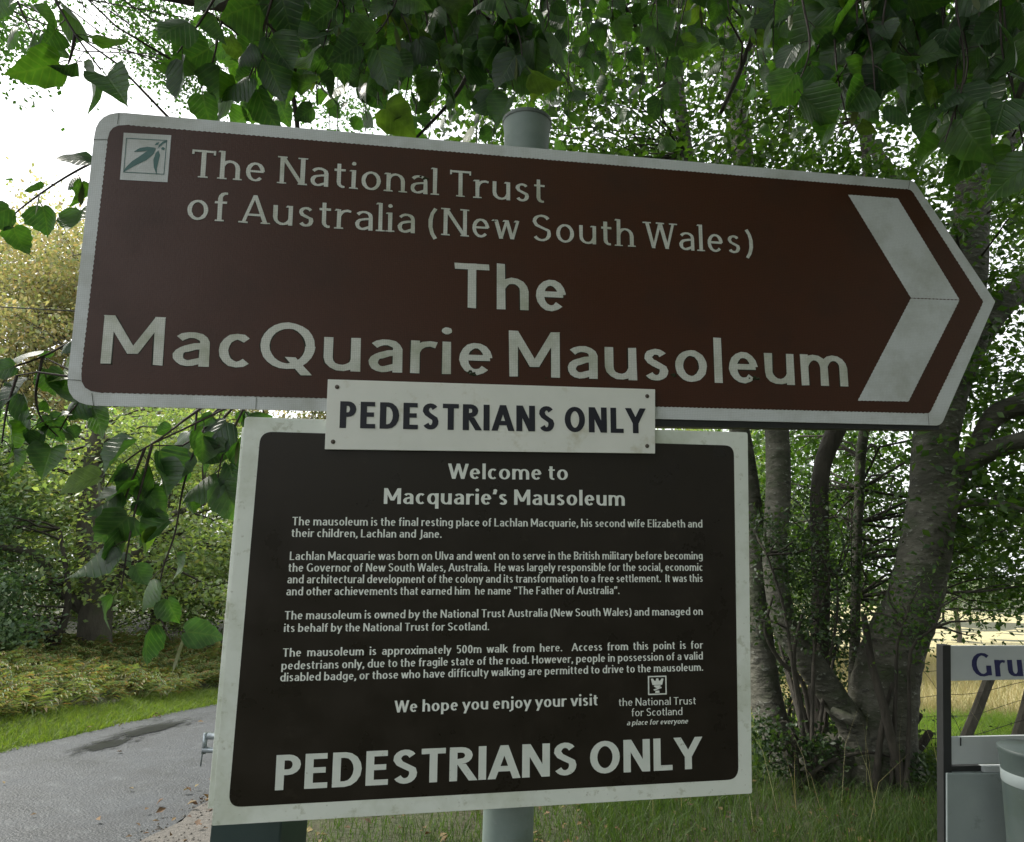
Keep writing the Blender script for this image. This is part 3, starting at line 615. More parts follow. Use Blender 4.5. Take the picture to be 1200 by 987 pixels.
# trust emblem: square frame with a crown-topped keep
mb_ = MB(); bl, br_, tr_, tl = q4(((759.2, 814.6), (781.2, 813.8), (780.8, 791.6), (759.0, 792.2)))
for (a0_, b0_, a1_, b1_) in ((0, 0, 1, .07), (0, .93, 1, 1), (0, .07, .07, .93), (.93, .07, 1, .93)): epoly([(a0_, b0_), (a1_, b0_), (a1_, b1_), (a0_, b1_)], .0012)
epoly([(.2, .86), (.16, .84), (.24, .52), (.76, .52), (.84, .84), (.74, .86), (.66, .74), (.58, .74), (.56, .86), (.44, .86), (.42, .74), (.34, .74), (.28, .86)], .0012)
epoly([(.3, .46), (.36, .5), (.64, .5), (.7, .46), (.56, .36), (.44, .36)], .0012); epoly([(.28, .28), (.70, .42), (.74, .36), (.34, .22)], .0014); epoly([(.38, .10), (.62, .10), (.60, .22), (.40, .22)], .0012)
mb_.build('emblem', PP, ws)
# --- white plate screwed across both boards
PLF = SF @ Matrix.Translation((0, 0, .012)); PLI = PLF.inverted()
pl = empty('notice_plate', mat=PLF); tag(pl, 'narrow white plate with black capitals, screwed on where the brown and the dark boards meet', 'sign')
pc = [loc(*p, inv=PLI) for p in ((380.5, 526.6), (767.8, 531.6), (767.8, 456.3), (384.2, 444.6))]
mb = MB(); mb.prism([tuple(p) for p in pc], -.008, 0); mb.build('plate', M['plate_white'], pl, bevel=.0006)
txt(pl, 'PEDESTRIANS ONLY', (397.8, 501.6), (754.5, 508), 30.2, M['print_black'], 'condensed', inv=PLI, dz=.0008, weight=.98)
for q in ((395, 453.6), (758.3, 464.4), (758.3, 522.8), (390.3, 517.8)):
    p = loc(*q, inv=PLI); mb = MB(); mb.lathe([(.0050, .0), (.0050, .0012), (.0034, .0026), (.001, .0029)], 12, (p.x, p.y)); mb.build('screw', M['rust_screw'], pl, True)
# --- dark green timber post under the board's left corner and its latch
gp = at(286, 990, 1.66); pass
tz = (SF @ Vector((*loc(280, 930), -.05))).z
gpo = empty('gate_post', mat=Matrix.Translation((gp.x, gp.y, gz(gp.x, gp.y))) @ Matrix.Rotation(R(-6), 4, 'Z')); tag(gpo, 'square dark green painted post behind the lower left corner of the dark board', 'post')
g0 = gz(gp.x, gp.y)
mb = MB(); mb.box(-.083, .083, .0, .16, -.2, tz - g0 + .1); mb.build('post_body', M['dark_green_paint'], gpo, bevel=.004)
lt = SF @ Vector((*loc(246, 872, -.04), -.04))
mb = MB(); iv = gpo.matrix_world.inverted() if False else (Matrix.Translation((gp.x, gp.y, g0)) @ Matrix.Rotation(R(-6), 4, 'Z')).inverted()
ll = iv @ lt
mb.tube([ll + Vector((-.014, 0, -.012)), ll + Vector((.05, .0, -.012))], .006, 10); mb.tube([ll + Vector((-.006, 0, .016)), ll + Vector((.05, 0, .016))], .007, 10); mb.tube([ll + Vector((-.012, 0, -.02)), ll + Vector((-.012, 0, .022))], .005, 8); mb.tube([ll + Vector((-.016, 0, -.045)), ll + Vector((-.014, 0, .0))], .0015, 6)
mb.build('latch', M['bright_metal'], gpo, True)

# --- place-name sign and post at the right edge
GF = signframe(R(5), R(-9.5), R(-2.5), 1110, 780, 2.62); GI = GF.inverted()
G = lambda px, py: loc(px, py, inv=GI)
gs = empty('place_name_sign', mat=GF); tag(gs, 'white board lettered in navy on a black upright at the right edge, grey panel below', 'sign')
def gquad(name, mat, q, z0, z1, bevel=.001):
    mb = MB(); mb.prism([tuple(G(*p)) for p in q], z0, z1); return mb.build(name, mat, gs, bevel=bevel)
gquad('name_board', M['grey_board'], ((1113, 798), (1290, 795), (1290, 757), (1113, 757)), -.012, 0)
gquad('lower_board', M['grey_board'], ((1114.5, 896), (1290, 893), (1290, 860), (1114.5, 864)), -.012, 0)
gquad('upright', M['black_metal'], ((1105.5, 1030), (1115.5, 1030), (1113.3, 756), (1103.8, 756)), -.03, .004)
gquad('lower_panel', M['grey_box'], ((1107.6, 1200), (1290, 1200), (1290, 905), (1107, 905)), -.02, .012, .003)
gquad('slot', M['black_metal'], ((1116, 904.6), (1151, 904), (1151, 898), (1116, 899)), -.05, -.005)
gquad('lid_edge', M['grey_board'], ((1151.4, 904.6), (1290, 904), (1290, 896.6), (1151.4, 898)), -.02, .006)
gquad('hook', M['black_metal'], ((1124.6, 874), (1125.8, 874), (1125.8, 864), (1124.6, 864)), .0008, .004)
txt(gs, 'Gru', (1139.8, 793.0), (1199.0, 792.6), 27.5, M['print_navy'], 'humanist', inv=GI, dz=.0008, weight=1.12)
bt0 = at(1214, 879, 2.45); bax = (GF.to_3x3() @ Vector((-.012, 1, 0))).normalized(); bh = (bt0.z - gz(bt0.x, bt0.y)) / bax.z; bb0 = bt0 - bax * bh
gp2 = empty('bollard', mat=Matrix.Translation(bb0) @ bax.to_track_quat('Z', 'Y').to_matrix().to_4x4()); tag(gp2, 'round grey-green capped post cut by the right edge, in front of the grey panel', 'bollard')
zt = bh; RB = .104
mb = MB(); mb.lathe([(RB, -.15), (RB, zt - .10)], 40); mb.build('pole', M['bollard_paint'], gp2, True)
mb = MB(); mb.lathe([(RB + .001, zt - .112), (RB + .002, zt - .11), (RB + .002, zt - .075), (RB + .001, zt - .073)], 40); mb.build('collar', M['grey_box'], gp2, True)
mb = MB(); mb.lathe([(RB + .0005, zt - .074), (RB + .0035, zt - .02), (RB + .0065, zt - .008), (RB + .0065, zt), (RB + .004, zt + .003), (.01, zt + .006)], 40); mb.build('cap', M['bollard_paint'], gp2, True)

# ------------------------------------------------------------------ vegetation helpers
def leaf_cloud(C_, N_, T_, S_, fold=.25, aspect=.62):
    "many small folded leaves: centres, normals, tip directions, sizes -> vertices, triangles-as-quads"
    n = len(C_); T_ = T_ - N_ * np.sum(T_ * N_, 1)[:, None]; T_ /= np.linalg.norm(T_, axis=1)[:, None] + 1e-9
    B_ = np.cross(N_, T_); S = S_[:, None]
    base = C_ - T_ * S * .5; tip = C_ + T_ * S * .5; mid = C_ - T_ * S * .06
    l = mid + B_ * S * aspect * .5 + N_ * S * fold * .35; r = mid - B_ * S * aspect * .5 + N_ * S * fold * .35
    V = np.stack([base, r, tip, l], 1).reshape(-1, 3); i = np.arange(n) * 4
    Fc = np.concatenate([np.stack([i, i + 1, i + 2], 1), np.stack([i, i + 2, i + 3], 1)])
    return V, Fc
def unit(n, bias=(0, 0, 0)):
    v = rng.normal(size=(n, 3)) + np.array(bias); return v / np.linalg.norm(v, axis=1)[:, None]
def crown_mesh(name, centres, per, sig, size, mat, flat=.6, up=.7, droop=.5):
    centres = np.asarray(centres, float); k = len(centres); idx = np.repeat(np.arange(k), per)
    sg = sig * rng.uniform(.6, 1.3, k)[idx][:, None] if np.isscalar(sig) else sig
    P = centres[idx] + rng.normal(size=(len(idx), 3)) * sg * np.array([1, 1, flat])
    V, Fc = leaf_cloud(P, unit(len(P), (0, 0, up * 1.6)), unit(len(P), (0, 0, -droop * 1.5)), size * rng.uniform(.65, 1.3, len(P)))
    return npmesh(name, V, Fc, mat)
def limbs_to(mb, skel, centres, r0=.03, n=4, sag=.12, seg=5):
    "a thin curved branch from the nearest skeleton point to every leaf clump"
    S = [np.array(p) for p in skel]
    for c in centres:
        c = np.array(c); d = [np.linalg.norm((s - c) * np.array([1, 1, 1.25])) + max(0, s[2] - c[2]) * .7 for s in S]; s = S[int(np.argmin(d))]
        L = np.linalg.norm(c - s); 
        if L < .1: continue
        pts = []; w = rng.normal(size=3) * L * .07; w2 = rng.normal(size=3) * L * .04
        for i in range(seg + 1):
            t = i / seg; pts.append(s * (1 - t) + c * t + np.array([0, 0, sag * L]) * math.sin(math.pi * t) + w * math.sin(math.pi * t) + w2 * math.sin(2 * math.pi * t))
        rr = min(r0, .012 + .012 * L); mb.tube(pts, [rr * (1 - .75 * i / seg) for i in range(seg + 1)], n, False)
def pl_(pts, seg=6):
    "smooth 4-column polyline x y z r -> points, radii"
    q = catmull(pts, seg); return [tuple(p[:3]) for p in q], [max(.004, float(p[3])) for p in q]
def wp(px, py, Y, wpx):
    "waypoint of a trunk: centre pixel, distance, width in photo pixels"
    p = at(px, py, Y); return (p.x, p.y, p.z, wpx * Y / F / 2 * .97)

# ------------------------------------------------------------------ the many-stemmed tree on the right
bt = empty('beech_tree', at(1030, 905, 6.3)); bt.location.z = gz(bt.location.x, bt.location.y)
tag(bt, 'big grey-barked beech with several crooked stems on the grassy bank right of the boards', 'tree')
skel = []
def stem(parent, name, pts, mat, n=14, seg=7, jit=.03, add=True):
    P, r = pl_(pts, seg); mb = MB(); mb.tube(P, r, n, True, jit); o = mb.build(name, mat, parent, True, keep=True)
    if add: skel.extend(P)
    return o
bt_m = Matrix.Translation(bt.location)
bt.matrix_world = bt_m
BK = M['bark_beech']
stem(bt, 'trunk', [wp(1025, 955, 6.3, 150), wp(1027, 912, 6.3, 104), wp(1030, 865, 6.3, 78), wp(1036, 810, 6.3, 70), wp(1047, 760, 6.3, 65), wp(1072, 700, 6.3, 57), wp(1088, 620, 6.3, 54), wp(1094, 570, 6.3, 52), wp(1097, 510, 6.3, 50), wp(1112, 440, 6.3, 50), wp(1130, 350, 6.4, 46), wp(1140, 230, 6.6, 42), wp(1150, 80, 6.9, 34), wp(1140, -120, 7.2, 22), wp(1120, -350, 7.4, 10)], BK, 20)
stem(bt, 'limb', [wp(1108, 580, 6.3, 24), wp(1122, 553, 6.28, 29), wp(1150, 533, 6.2, 25), wp(1205, 514, 6.0, 21), wp(1280, 490, 5.8, 20), wp(1380, 430, 5.6, 16), wp(1480, 320, 5.4, 10)], BK)
stem(bt, 'limb', [wp(1128, 556, 6.26, 18), wp(1148, 515, 6.25, 20), wp(1168, 486, 6.2, 25), wp(1210, 468, 6.1, 26), wp(1300, 420, 6.0, 20), wp(1390, 320, 5.9, 10)], BK)
stem(bt, 'limb', [wp(1112, 480, 6.4, 24), wp(1145, 400, 6.5, 30), wp(1180, 352, 6.6, 30), wp(1240, 300, 6.8, 26), wp(1330, 180, 7.0, 14)], BK)
stem(bt, 'limb', [wp(1106, 610, 6.3, 12), wp(1126, 592, 6.2, 11), wp(1160, 589, 6.0, 9), wp(1200, 598, 5.8, 7), wp(1290, 625, 5.5, 4)], BK)
stem(bt, 'limb', [wp(1140, 260, 6.6, 26), wp(1170, 190, 6.7, 24), wp(1200, 140, 6.8, 20), wp(1260, 60, 7.0, 12)], BK)
stem(bt, 'limb', [wp(1125, 400, 6.5, 22), wp(1080, 260, 6.9, 18), wp(1010, 150, 7.2, 13), wp(950, 20, 7.5, 8)], BK)
stem(bt, 'stem', [wp(1018, 935, 6.2, 60), wp(1012, 885, 6.2, 44), wp(1000, 852, 6.2, 34), wp(980, 822, 6.2, 31), wp(958, 790, 6.25, 33), wp(935, 758, 6.3, 31), wp(917, 725, 6.4, 28), wp(908, 650, 6.6, 28), wp(912, 560, 6.8, 29), wp(906, 450, 7.0, 28), wp(885, 300, 7.2, 28), wp(868, 160, 7.4, 27), wp(855, 40, 7.6, 22), wp(850, -150, 7.9, 12)], BK, 16)
stem(bt, 'stem', [wp(935, 945, 6.6, 60), wp(925, 890, 6.6, 42), wp(903, 840, 6.7, 36), wp(890, 760, 6.9, 34), wp(884, 620, 7.0, 24), wp(866, 500, 7.1, 24), wp(830, 350, 7.2, 22), wp(800, 150, 7.3, 18), wp(780, -60, 7.4, 10)], BK, 14)
stem(bt, 'stem', [wp(975, 940, 6.5, 40), wp(968, 890, 6.5, 26), wp(958, 840, 6.6, 22), wp(962, 700, 6.7, 20), wp(960, 600, 6.8, 21), wp(964, 545, 6.9, 20), wp(983, 495, 7.0, 22), wp(1010, 420, 7.1, 20), wp(1020, 250, 7.3, 14), wp(1000, 60, 7.6, 7)], M['bark_dark'])
stem(bt, 'stem', [wp(1000, 925, 6.9, 22), wp(1000, 840, 7.0, 14), wp(1003, 700, 7.1, 11), wp(1006, 600, 7.2, 11), wp(1012, 510, 7.3, 12), wp(1035, 430, 7.4, 11), wp(1060, 250, 7.6, 8)], BK)
stem(bt, 'stem', [wp(1012, 720, 6.0, 7), wp(1022, 780, 5.95, 9), wp(1036, 830, 5.9, 10), wp(1048, 880, 5.9, 11), wp(1064, 940, 5.9, 15)], M['bark_dark'], 8)
stem(bt, 'stem', [wp(1046, 800, 5.95, 4), wp(1034, 850, 5.95, 6), wp(1028, 900, 5.95, 8), wp(1026, 940, 5.95, 12)], M['bark_dark'], 7)
stem(bt, 'stem', [wp(940, 720, 6.1, 3), wp(930, 770, 6.1, 5), wp(940, 830, 6.1, 6), wp(958, 890, 6.1, 8), wp(960, 930, 6.1, 10)], M['bark_dark'], 7)
stem(bt, 'stem', [wp(905, 700, 6.2, 3), wp(897, 740, 6.2, 4), wp(915, 775, 6.2, 5), wp(940, 800, 6.2, 5), wp(950, 860, 6.2, 6), wp(948, 920, 6.2, 8)], M['bark_dark'], 7)
for a in ((940, 905, 50, 24), (975, 915, 30, 30), (1075, 918, 60, 22), (1010, 915, 40, 34)):
    stem(bt, 'root', [wp(a[0] * .55 + 1025 * .45, 868, 6.25, a[3]), wp(a[0], a[1], 6.15, a[3] * 1.1), wp(a[0] * 1.25 - 1025 * .25, a[1] + 30, 6.0, a[3] * .9)], BK, 10, add=False)
# burr at the fork
bm_ = MB(); c0 = at(1000, 842, 6.0)
bm_.tube([c0 + Vector((-.12, .12, .04)), c0 + Vector((-.05, .04, .0)), c0 + Vector((.0, .0, -.03)), c0 + Vector((.05, .04, .0)), c0 + Vector((.04, .12, .06))], [.03, .05, .05, .045, .02], 10, True, .06); bm_.build('burr', BK, bt, True, keep=True)
# crown: leaf clumps spread through the volume seen above and right of the signs, denser high up
cen = []
def region(n, x0, x1, y0, y1, Y0, Y1, out=cen):
    for _ in range(n):
        p = at(random.uniform(x0, x1), random.uniform(y0, y1), random.uniform(Y0, Y1)); out.append((p.x, p.y, p.z))
region(235, 520, 1240, -60, 330, 5.5, 9.5)
region(46, 1090, 1260, 330, 640, 5.8, 9)
region(48, 880, 1100, 490, 720, 8, 11)
region(20, 1100, 1260, 600, 730, 6.8, 9.5)
region(60, 500, 1500, -420, -60, 4.5, 9.5)
region(30, 1240, 1600, 0, 600, 5, 8)
mb = MB(); limbs_to(mb, skel[::3], cen, .016, 4, .05); o = mb.build('branchwork', M['bark_dark'], bt, True, keep=True); tag(o, kind='stuff')
o = link('crown', crown_mesh('crown', cen, 210, .34, .082, M['leaf_beech']), bt, True); tag(o, kind='stuff')

# understory holly and elder round the stems
def shrub(name, base, cents, per, sig, size, mat, label, cat, stems=6, group=None, bark='bark_dark'):
    b = Vector(base); o = empty(name, b); tag(o, label, cat, group); o.matrix_world = Matrix.Translation(b)
    mb = MB(); sk = []
    for k in range(stems):
        c = cents[int(len(cents) * (k + .5) / stems)]; 
        P = [np.array(b) * (1 - t) + np.array(c) * t + np.array([0, 0, .25 * math.sin(math.pi * t)]) + rng.normal(size=3) * .03 for t in (0, .3, .6, .85)]
        P = catmull(P, 3); mb.tube(P, [.02 * (1 - .6 * i / len(P)) for i in range(len(P))], 6, False); sk += P
    limbs_to(mb, sk, cents, .012, 4, .05, 4)
    w = mb.build('branches', M[bark], o, True, keep=True)
    f = link('foliage', crown_mesh('foliage', cents, per, sig, size, mat), o, True); tag(f, kind='stuff'); tag(w, kind='stuff')
    return o
c1 = []; region(50, 880, 1010, 560, 780, 6.6, 7.6, c1); region(20, 880, 985, 600, 760, 5.9, 6.3, c1)
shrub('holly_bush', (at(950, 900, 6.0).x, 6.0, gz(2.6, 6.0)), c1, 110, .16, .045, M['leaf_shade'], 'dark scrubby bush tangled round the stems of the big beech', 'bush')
c2 = []; region(9, 1010, 1090, 660, 760, 5.7, 6.0, c2); region(7, 1060, 1200, 680, 745, 5.6, 6.4, c2)
shrub('elder_bush', (at(1048, 905, 5.9).x, 5.9, gz(3.4, 5.9)), c2, 60, .15, .045, M['leaf_beech'], 'thin leafy bush in front of the beech trunk, above the fence stubs', 'bush', 2)

c9 = []; region(34, 870, 985, 700, 880, 7.2, 8.3, c9); region(9, 985, 1060, 850, 890, 7.0, 7.6, c9)
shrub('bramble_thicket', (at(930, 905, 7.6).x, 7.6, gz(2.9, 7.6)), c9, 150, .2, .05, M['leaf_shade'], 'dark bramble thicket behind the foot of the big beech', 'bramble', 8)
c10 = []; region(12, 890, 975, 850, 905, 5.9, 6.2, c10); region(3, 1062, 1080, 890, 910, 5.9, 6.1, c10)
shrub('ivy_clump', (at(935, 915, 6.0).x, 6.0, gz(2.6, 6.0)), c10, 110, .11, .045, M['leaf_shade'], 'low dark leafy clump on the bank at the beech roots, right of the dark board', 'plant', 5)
# ------------------------------------------------------------------ woodland across the road and trees behind
def wood_tree_meshes(seed, H, Rr, mat, leaf, per, nc, low=.18, bark='bark_wood'):
    global rng
    rng = np.random.default_rng(seed); random.seed(seed)
    P, r = pl_([(0, 0, -.4, .36), (.05, 0, .4, .27), (.1, .1, H * .2, .23), (-.1, .15, H * .45, .17), (.15, 0, H * .7, .10), (.05, .05, H * .95, .03)], 6)
    mb = MB(); mb.tube(P, r, 10, True, .03); sk = list(P[6:])
    for k in range(9):
        a = rng.uniform(0, 6.28); z = H * rng.uniform(.15, .6); L = Rr * rng.uniform(.5, .95); s = min(P, key=lambda p: abs(p[2] - z))
        Q, q = pl_([(*s[:3], .09), (s[0] + math.cos(a) * L * .4, s[1] + math.sin(a) * L * .4, s[2] + L * .35, .06), (s[0] + math.cos(a + .2) * L, s[1] + math.sin(a + .2) * L, s[2] + L * .6, .02)], 5)
        mb.tube(Q, q, 6, False); sk += Q
    cs = []
    while len(cs) < nc:
        v = rng.uniform(-1, 1, 3); d = np.linalg.norm(v)
        if d > 1 or d < .45: continue
        z = H * (low + (1 - low) * (v[2] * .5 + .5)); cs.append((v[0] * Rr * rng.uniform(.8, 1.15), v[1] * Rr * rng.uniform(.8, 1.15), z))
    limbs_to(mb, sk, cs, .04, 4, .05, 4)
    tm = mb.mesh('trunk', M[bark], True)
    return tm, crown_mesh('crown', cs, per, Rr * .13, leaf, mat, .55)
WT = [wood_tree_meshes(11, 11, 4.2, M['leaf_wood'], .15, 230, 150, .04), wood_tree_meshes(12, 13, 4.6, M['leaf_oak'], .15, 230, 150, .10), wood_tree_meshes(13, 15, 5.0, M['leaf_autumn'], .17, 210, 150, .1)]
def wood_tree(i, x, y, s, rz, label, cat='tree', group='woodland trees across the road', sz=1.0):
    o = empty(['hazel_tree', 'oak_tree', 'autumn_tree'][i], (x, y, gz(x, y))); o.rotation_euler.z = rz; o.scale = (s, s, s * sz)
    t = link('trunk', WT[i][0], o); c = link('crown', WT[i][1], o); tag(c, kind='stuff'); tag(o, label, cat, group); return o
spots = [
 (1, -10.8, 11.5, .52, 0.3, .68, 'blue-green leafy tree at the left edge of the wood, nearest the bracken'),
 (0, -7.6, 15.0, .66, 1.1, .70, 'yellow-green tree behind the bracken left of the boards, above the thick trunk'),
 (0, -4.6, 19.0, .70, 2.0, .80, 'yellow-green tree overhanging the far bend of the road'),
 (1, -13.5, 16.5, .60, 2.7, .72, 'broad green tree in the second row at the left edge'),
 (0, -10.0, 21.0, .72, 4.0, .85, 'tall yellow-green tree deeper in the wood at left'),
 (2, -15.8, 25.0, .95, 0.0, 1.22, 'tall ochre autumn tree at the upper left against the sky'),
 (2, -23.0, 29.0, .95, 1.3, 1.25, 'ochre autumn tree farthest left, behind the green wood'),
 (2, -19.5, 26.0, .85, 2.3, 1.30, 'pale ochre autumn tree at the left edge, between two taller ones'),
 (2, -11.0, 29.0, .88, 3.1, 1.25, 'ochre autumn tree just left of the brown sign'),
 (1, -4.5, 29.0, 1.0, 5.0, 1, 'green tree standing beyond the bend of the road'),
 (0, 2.0, 30.0, 1.0, .6, 1, 'green tree hidden mostly behind the signs'),
 (1, -15.5, 10.5, .5, 4.4, .8, 'dark green tree outside the left edge')]
for (i, x, y, s, rz, sz, lab) in spots: wood_tree(i, x, y, s, rz, lab, sz=sz)
rng = np.random.default_rng(5); random.seed(5)
# thick trunk seen across the road with its shaded crown
tt = ground_pt(108, 812); tk = empty('oak_tree', (tt.x, 12.2, gz(tt.x, 12.2))); tk.matrix_world = Matrix.Translation(tk.location)
tag(tk, 'thick grey oak trunk across the road, rising out of the bracken', 'tree')
T2 = []
def stem2(name, pts, mat, n=12):
    P, r = pl_(pts, 6); mb = MB(); mb.tube(P, r, n, True, .04); mb.build(name, mat, tk, True, keep=True); T2.extend(P)
stem2('trunk', [wp(105, 830, 12.2, 60), wp(108, 800, 12.2, 42), wp(110, 750, 12.2, 36), wp(113, 690, 12.2, 33), wp(106, 620, 12.3, 28), wp(112, 500, 12.4, 20), wp(100, 380, 12.6, 12), wp(105, 300, 12.6, 5)], M['bark_wood'])
stem2('limb', [wp(108, 720, 12.2, 18), wp(70, 690, 12.0, 14), wp(40, 650, 11.8, 10), wp(-10, 640, 11.6, 6)], M['bark_wood'], 8)
stem2('limb', [wp(112, 700, 12.2, 16), wp(150, 660, 12.0, 13), wp(190, 610, 11.8, 9), wp(240, 590, 11.6, 5)], M['bark_wood'], 8)
c3 = []; region(56, -40, 280, 470, 700, 11.2, 13, c3)
mb = MB(); limbs_to(mb, T2, c3, .03, 4, .03, 4); o = mb.build('branchwork', M['bark_dark'], tk, True, keep=True); tag(o, kind='stuff')
o = link('crown', crown_mesh('crown', c3, 190, .36, .10, M['leaf_wood']), tk, True); tag(o, kind='stuff')
# leaning dark stem at left
ls = ground_pt(15, 830); lsn = empty('leaning_tree', (ls.x, 11.3, gz(ls.x, 11.3))); lsn.matrix_world = Matrix.Translation(lsn.location); tag(lsn, 'small dark leaning tree at the left edge with blue-green leaves', 'tree')
P, r = pl_([wp(-10, 860, 11.3, 16), wp(25, 800, 11.3, 13), wp(62, 760, 11.3, 10), wp(80, 700, 11.4, 7), wp(70, 620, 11.5, 4)], 6); mb = MB(); mb.tube(P, r, 8, True, .05)
c4 = []; region(24, -40, 45, 610, 770, 10.2, 11.2, c4); limbs_to(mb, P, c4, .02, 4, .02, 4); o = mb.build('trunk', M['bark_dark'], lsn, True, keep=True)
o = link('crown', crown_mesh('crown', c4, 200, .22, .085, M['leaf_oak']), lsn, True); tag(o, kind='stuff')
# dark hedge bank behind the trunk
c5 = []
for k in range(150):
    x = random.uniform(-22, -4.5); y = 15.6 + random.uniform(-.8, 2.5) + max(0, -x - 10) * -.2; c5.append((x, y, gz(x, y) + random.uniform(.2, 2.6)))
shrub('undergrowth', (-9, 14.5, gz(-9, 14.5)), c5, 150, .4, .11, M['leaf_mid'], 'dark undergrowth filling the gaps below the woodland trees at left', 'undergrowth', 14)
# tall trees past the field, right
for (i, x, y, s, rz, lab) in ((1, 7.5, 19, .62, 2.2, 'green tree in the field edge behind the beech stems'), (0, 4.8, 16.5, .55, 1.0, 'light green tree seen between the beech stems'), (1, 19.5, 30, .42, .2, 'small green tree beyond the field fence at the right edge')):
    wood_tree(i, x, y, s, rz, lab, group='trees by the field')

for (i, x, y, s, rz, lab) in ((1, 4.6, -5.5, .75, 1.2, 'unseen green tree added close behind the right-hand lime'), (0, 9.5, -2.5, .8, 3.2, 'unseen green tree added beyond the lime, far to the right of the boards'), (1, 2.2, -9.5, .9, 2.0, 'large unseen green tree added behind the place the boards face'), (0, 12, 3.0, .7, 5.2, 'unseen yellow-green tree added to the right of the place-name sign'), (1, 8, -9, .95, .4, 'tallest of the unseen green trees added facing the boards')):  # trees out of view, added to darken the boards' reflections and light
    wood_tree(i, x, y, s, rz, lab, group='unseen trees added to darken the boards')
# ------------------------------------------------------------------ verge plants
def blades(name, pts, h, w, lean, mat, dz=0.0):
    "grass blades: 3-segment tapering strips"
    n = len(pts); pts = np.asarray(pts, float); hh = h * rng.uniform(.5, 1.3, n); a = rng.uniform(0, 2 * np.pi, n); b = rng.uniform(0, 2 * np.pi, n)
    ln = lean * hh * rng.uniform(.2, 1.4, n); wx, wy = np.cos(a) * w / 2, np.sin(a) * w / 2; lx, ly = np.cos(b) * ln, np.sin(b) * ln
    z = np.zeros(n); f = lambda k, s, t: pts + np.stack([s * wx * (1 - k * .45) + lx * t * t, s * wy * (1 - k * .45) + ly * t * t, hh * t * (1 - .12 * t) + dz + z], 1)
    V = np.stack([f(0, -1, 0), f(0, 1, 0), f(1, -1, .55), f(1, 1, .55), f(2, 0, 1)], 1).reshape(-1, 3); i = np.arange(n) * 5
    Fc = np.concatenate([np.stack([i, i + 1, i + 3], 1), np.stack([i, i + 3, i + 2], 1), np.stack([i + 2, i + 3, i + 4], 1)])
    return npmesh(name, V, Fc, mat)
def scatter(n, x0, x1, y0, y1, cond=None, dz=0):
    out = []
    while len(out) < n:
        x, y = random.uniform(x0, x1), random.uniform(y0, y1)
        if cond is None or cond(x, y): out.append((x, y, gz(x, y) + dz))
    return out
rr_x = lambda y: float(np.interp(y, [p[1] for p in RR], [p[0] for p in RR])); rl_x = lambda y: float(np.interp(y, [p[1] for p in RL], [p[0] for p in RL]))
clu = [(random.uniform(-2, 7), random.uniform(3, 10)) for _ in range(120)]
def patchy(x, y): return random.random() < .35 + .65 * (math.sin(x * 2.1 + 1.3 * math.sin(y * 1.7)) * .5 + .5)
g1 = link('grass', blades('grass', scatter(60000, -1.6, 7, 3.2, 10, lambda x, y: x > rr_x(y) + .3 and patchy(x, y)), .10, .006, .8, M['grass'])); tag(g1, 'short green grass on the verge below the boards', 'grass', kind='stuff')
g2 = link('tall_grass', blades('tall_grass', scatter(30000, .6, 6.5, 4.6, 9, lambda x, y: x > rr_x(y) + .6 and patchy(y, x) and (x - 3.0) ** 2 + (y - 6.3) ** 2 > .5), .21, .006, .9, M['grass'])); tag(g2, 'long rough grass on the bank round the beech', 'grass', kind='stuff')
g3 = link('grass_strip', blades('grass_strip', scatter(45000, -6.6, -2.0, 3, 16, lambda x, y: rl_x(y) - 1.0 + .15 * math.sin(y * 3) < x < rl_x(y) + .04), .10, .010, .8, M['grass_bright'])); tag(g3, 'bright green grass strip along the far side of the road', 'grass', kind='stuff')
g4 = link('meadow_grass', blades('meadow_grass', scatter(60000, 2.2, 16, 9.2, 22), .30, .013, .5, M['straw'])); tag(g4, 'straw coloured grass standing in the field', 'grass', kind='stuff')
g5 = link('sunlit_weeds', blades('sunlit_weeds', scatter(14000, 3.2, 7.5, 7.3, 9.4), .24, .014, .9, M['weeds'])); tag(g5, 'bright green weeds along the field fence', 'grass', kind='stuff')
g6 = link('seed_stalks', blades('seed_stalks', scatter(60, .9, 5.2, 4.8, 7), .75, .005, .35, M['straw'])); tag(g6, 'pale dry grass stalks standing in the rough grass', 'grass', kind='stuff')
# bracken fronds
def fronds(n, cond, x0, x1, y0, y1, L, mat):
    V, Fc = [], []
    for _ in range(n):
        while True:
            x, y = random.uniform(x0, x1), random.uniform(y0, y1)
            if cond(x, y): break
        b = Vector((x, y, gz(x, y))); a = random.uniform(0, 6.28); l = L * random.uniform(.6, 1.2); out = Vector((math.cos(a), math.sin(a), 0)); sd_ = Vector((-out.y, out.x, 0)); tl_ = random.uniform(.12, .5)
        hh_ = random.uniform(.7, 1.2)
        for k in range(3, 17):
            t = k / 17; c = b + out * l * t * (.25 + .75 * t) * tl_ * 2 + Vector((0, 0, hh_ * l * (t * 1.05 - .5 * t * t * (1 + tl_)))); w = l * .34 * (1.05 - t) ** 1.1 * min(1, t * 4); d = .022 * l
            for s in (-1, 1):
                i = len(V); e = c + sd_ * s * w + out * w * random.uniform(.1, .6) + Vector((0, 0, w * random.uniform(-.6, .25))); mid_ = (c + e) / 2 + Vector((0, 0, .02 * l))
                V += [tuple(c - out * d * .5), tuple(mid_ - out * d * .7 + Vector((0, 0, d * .4))), tuple(e), tuple(mid_ + out * d * .7)]; Fc += [(i, i + 1, i + 2), (i, i + 2, i + 3)]
    return npmesh('bracken', V, Fc, mat)
fr = link('bracken', fronds(3000, lambda x, y: x < rl_x(y) - .75, -11, -2.4, 6.0, 14, .66, M['bracken'])); tag(fr, 'green and rusty bracken along the edge of the wood', 'bracken', kind='stuff')
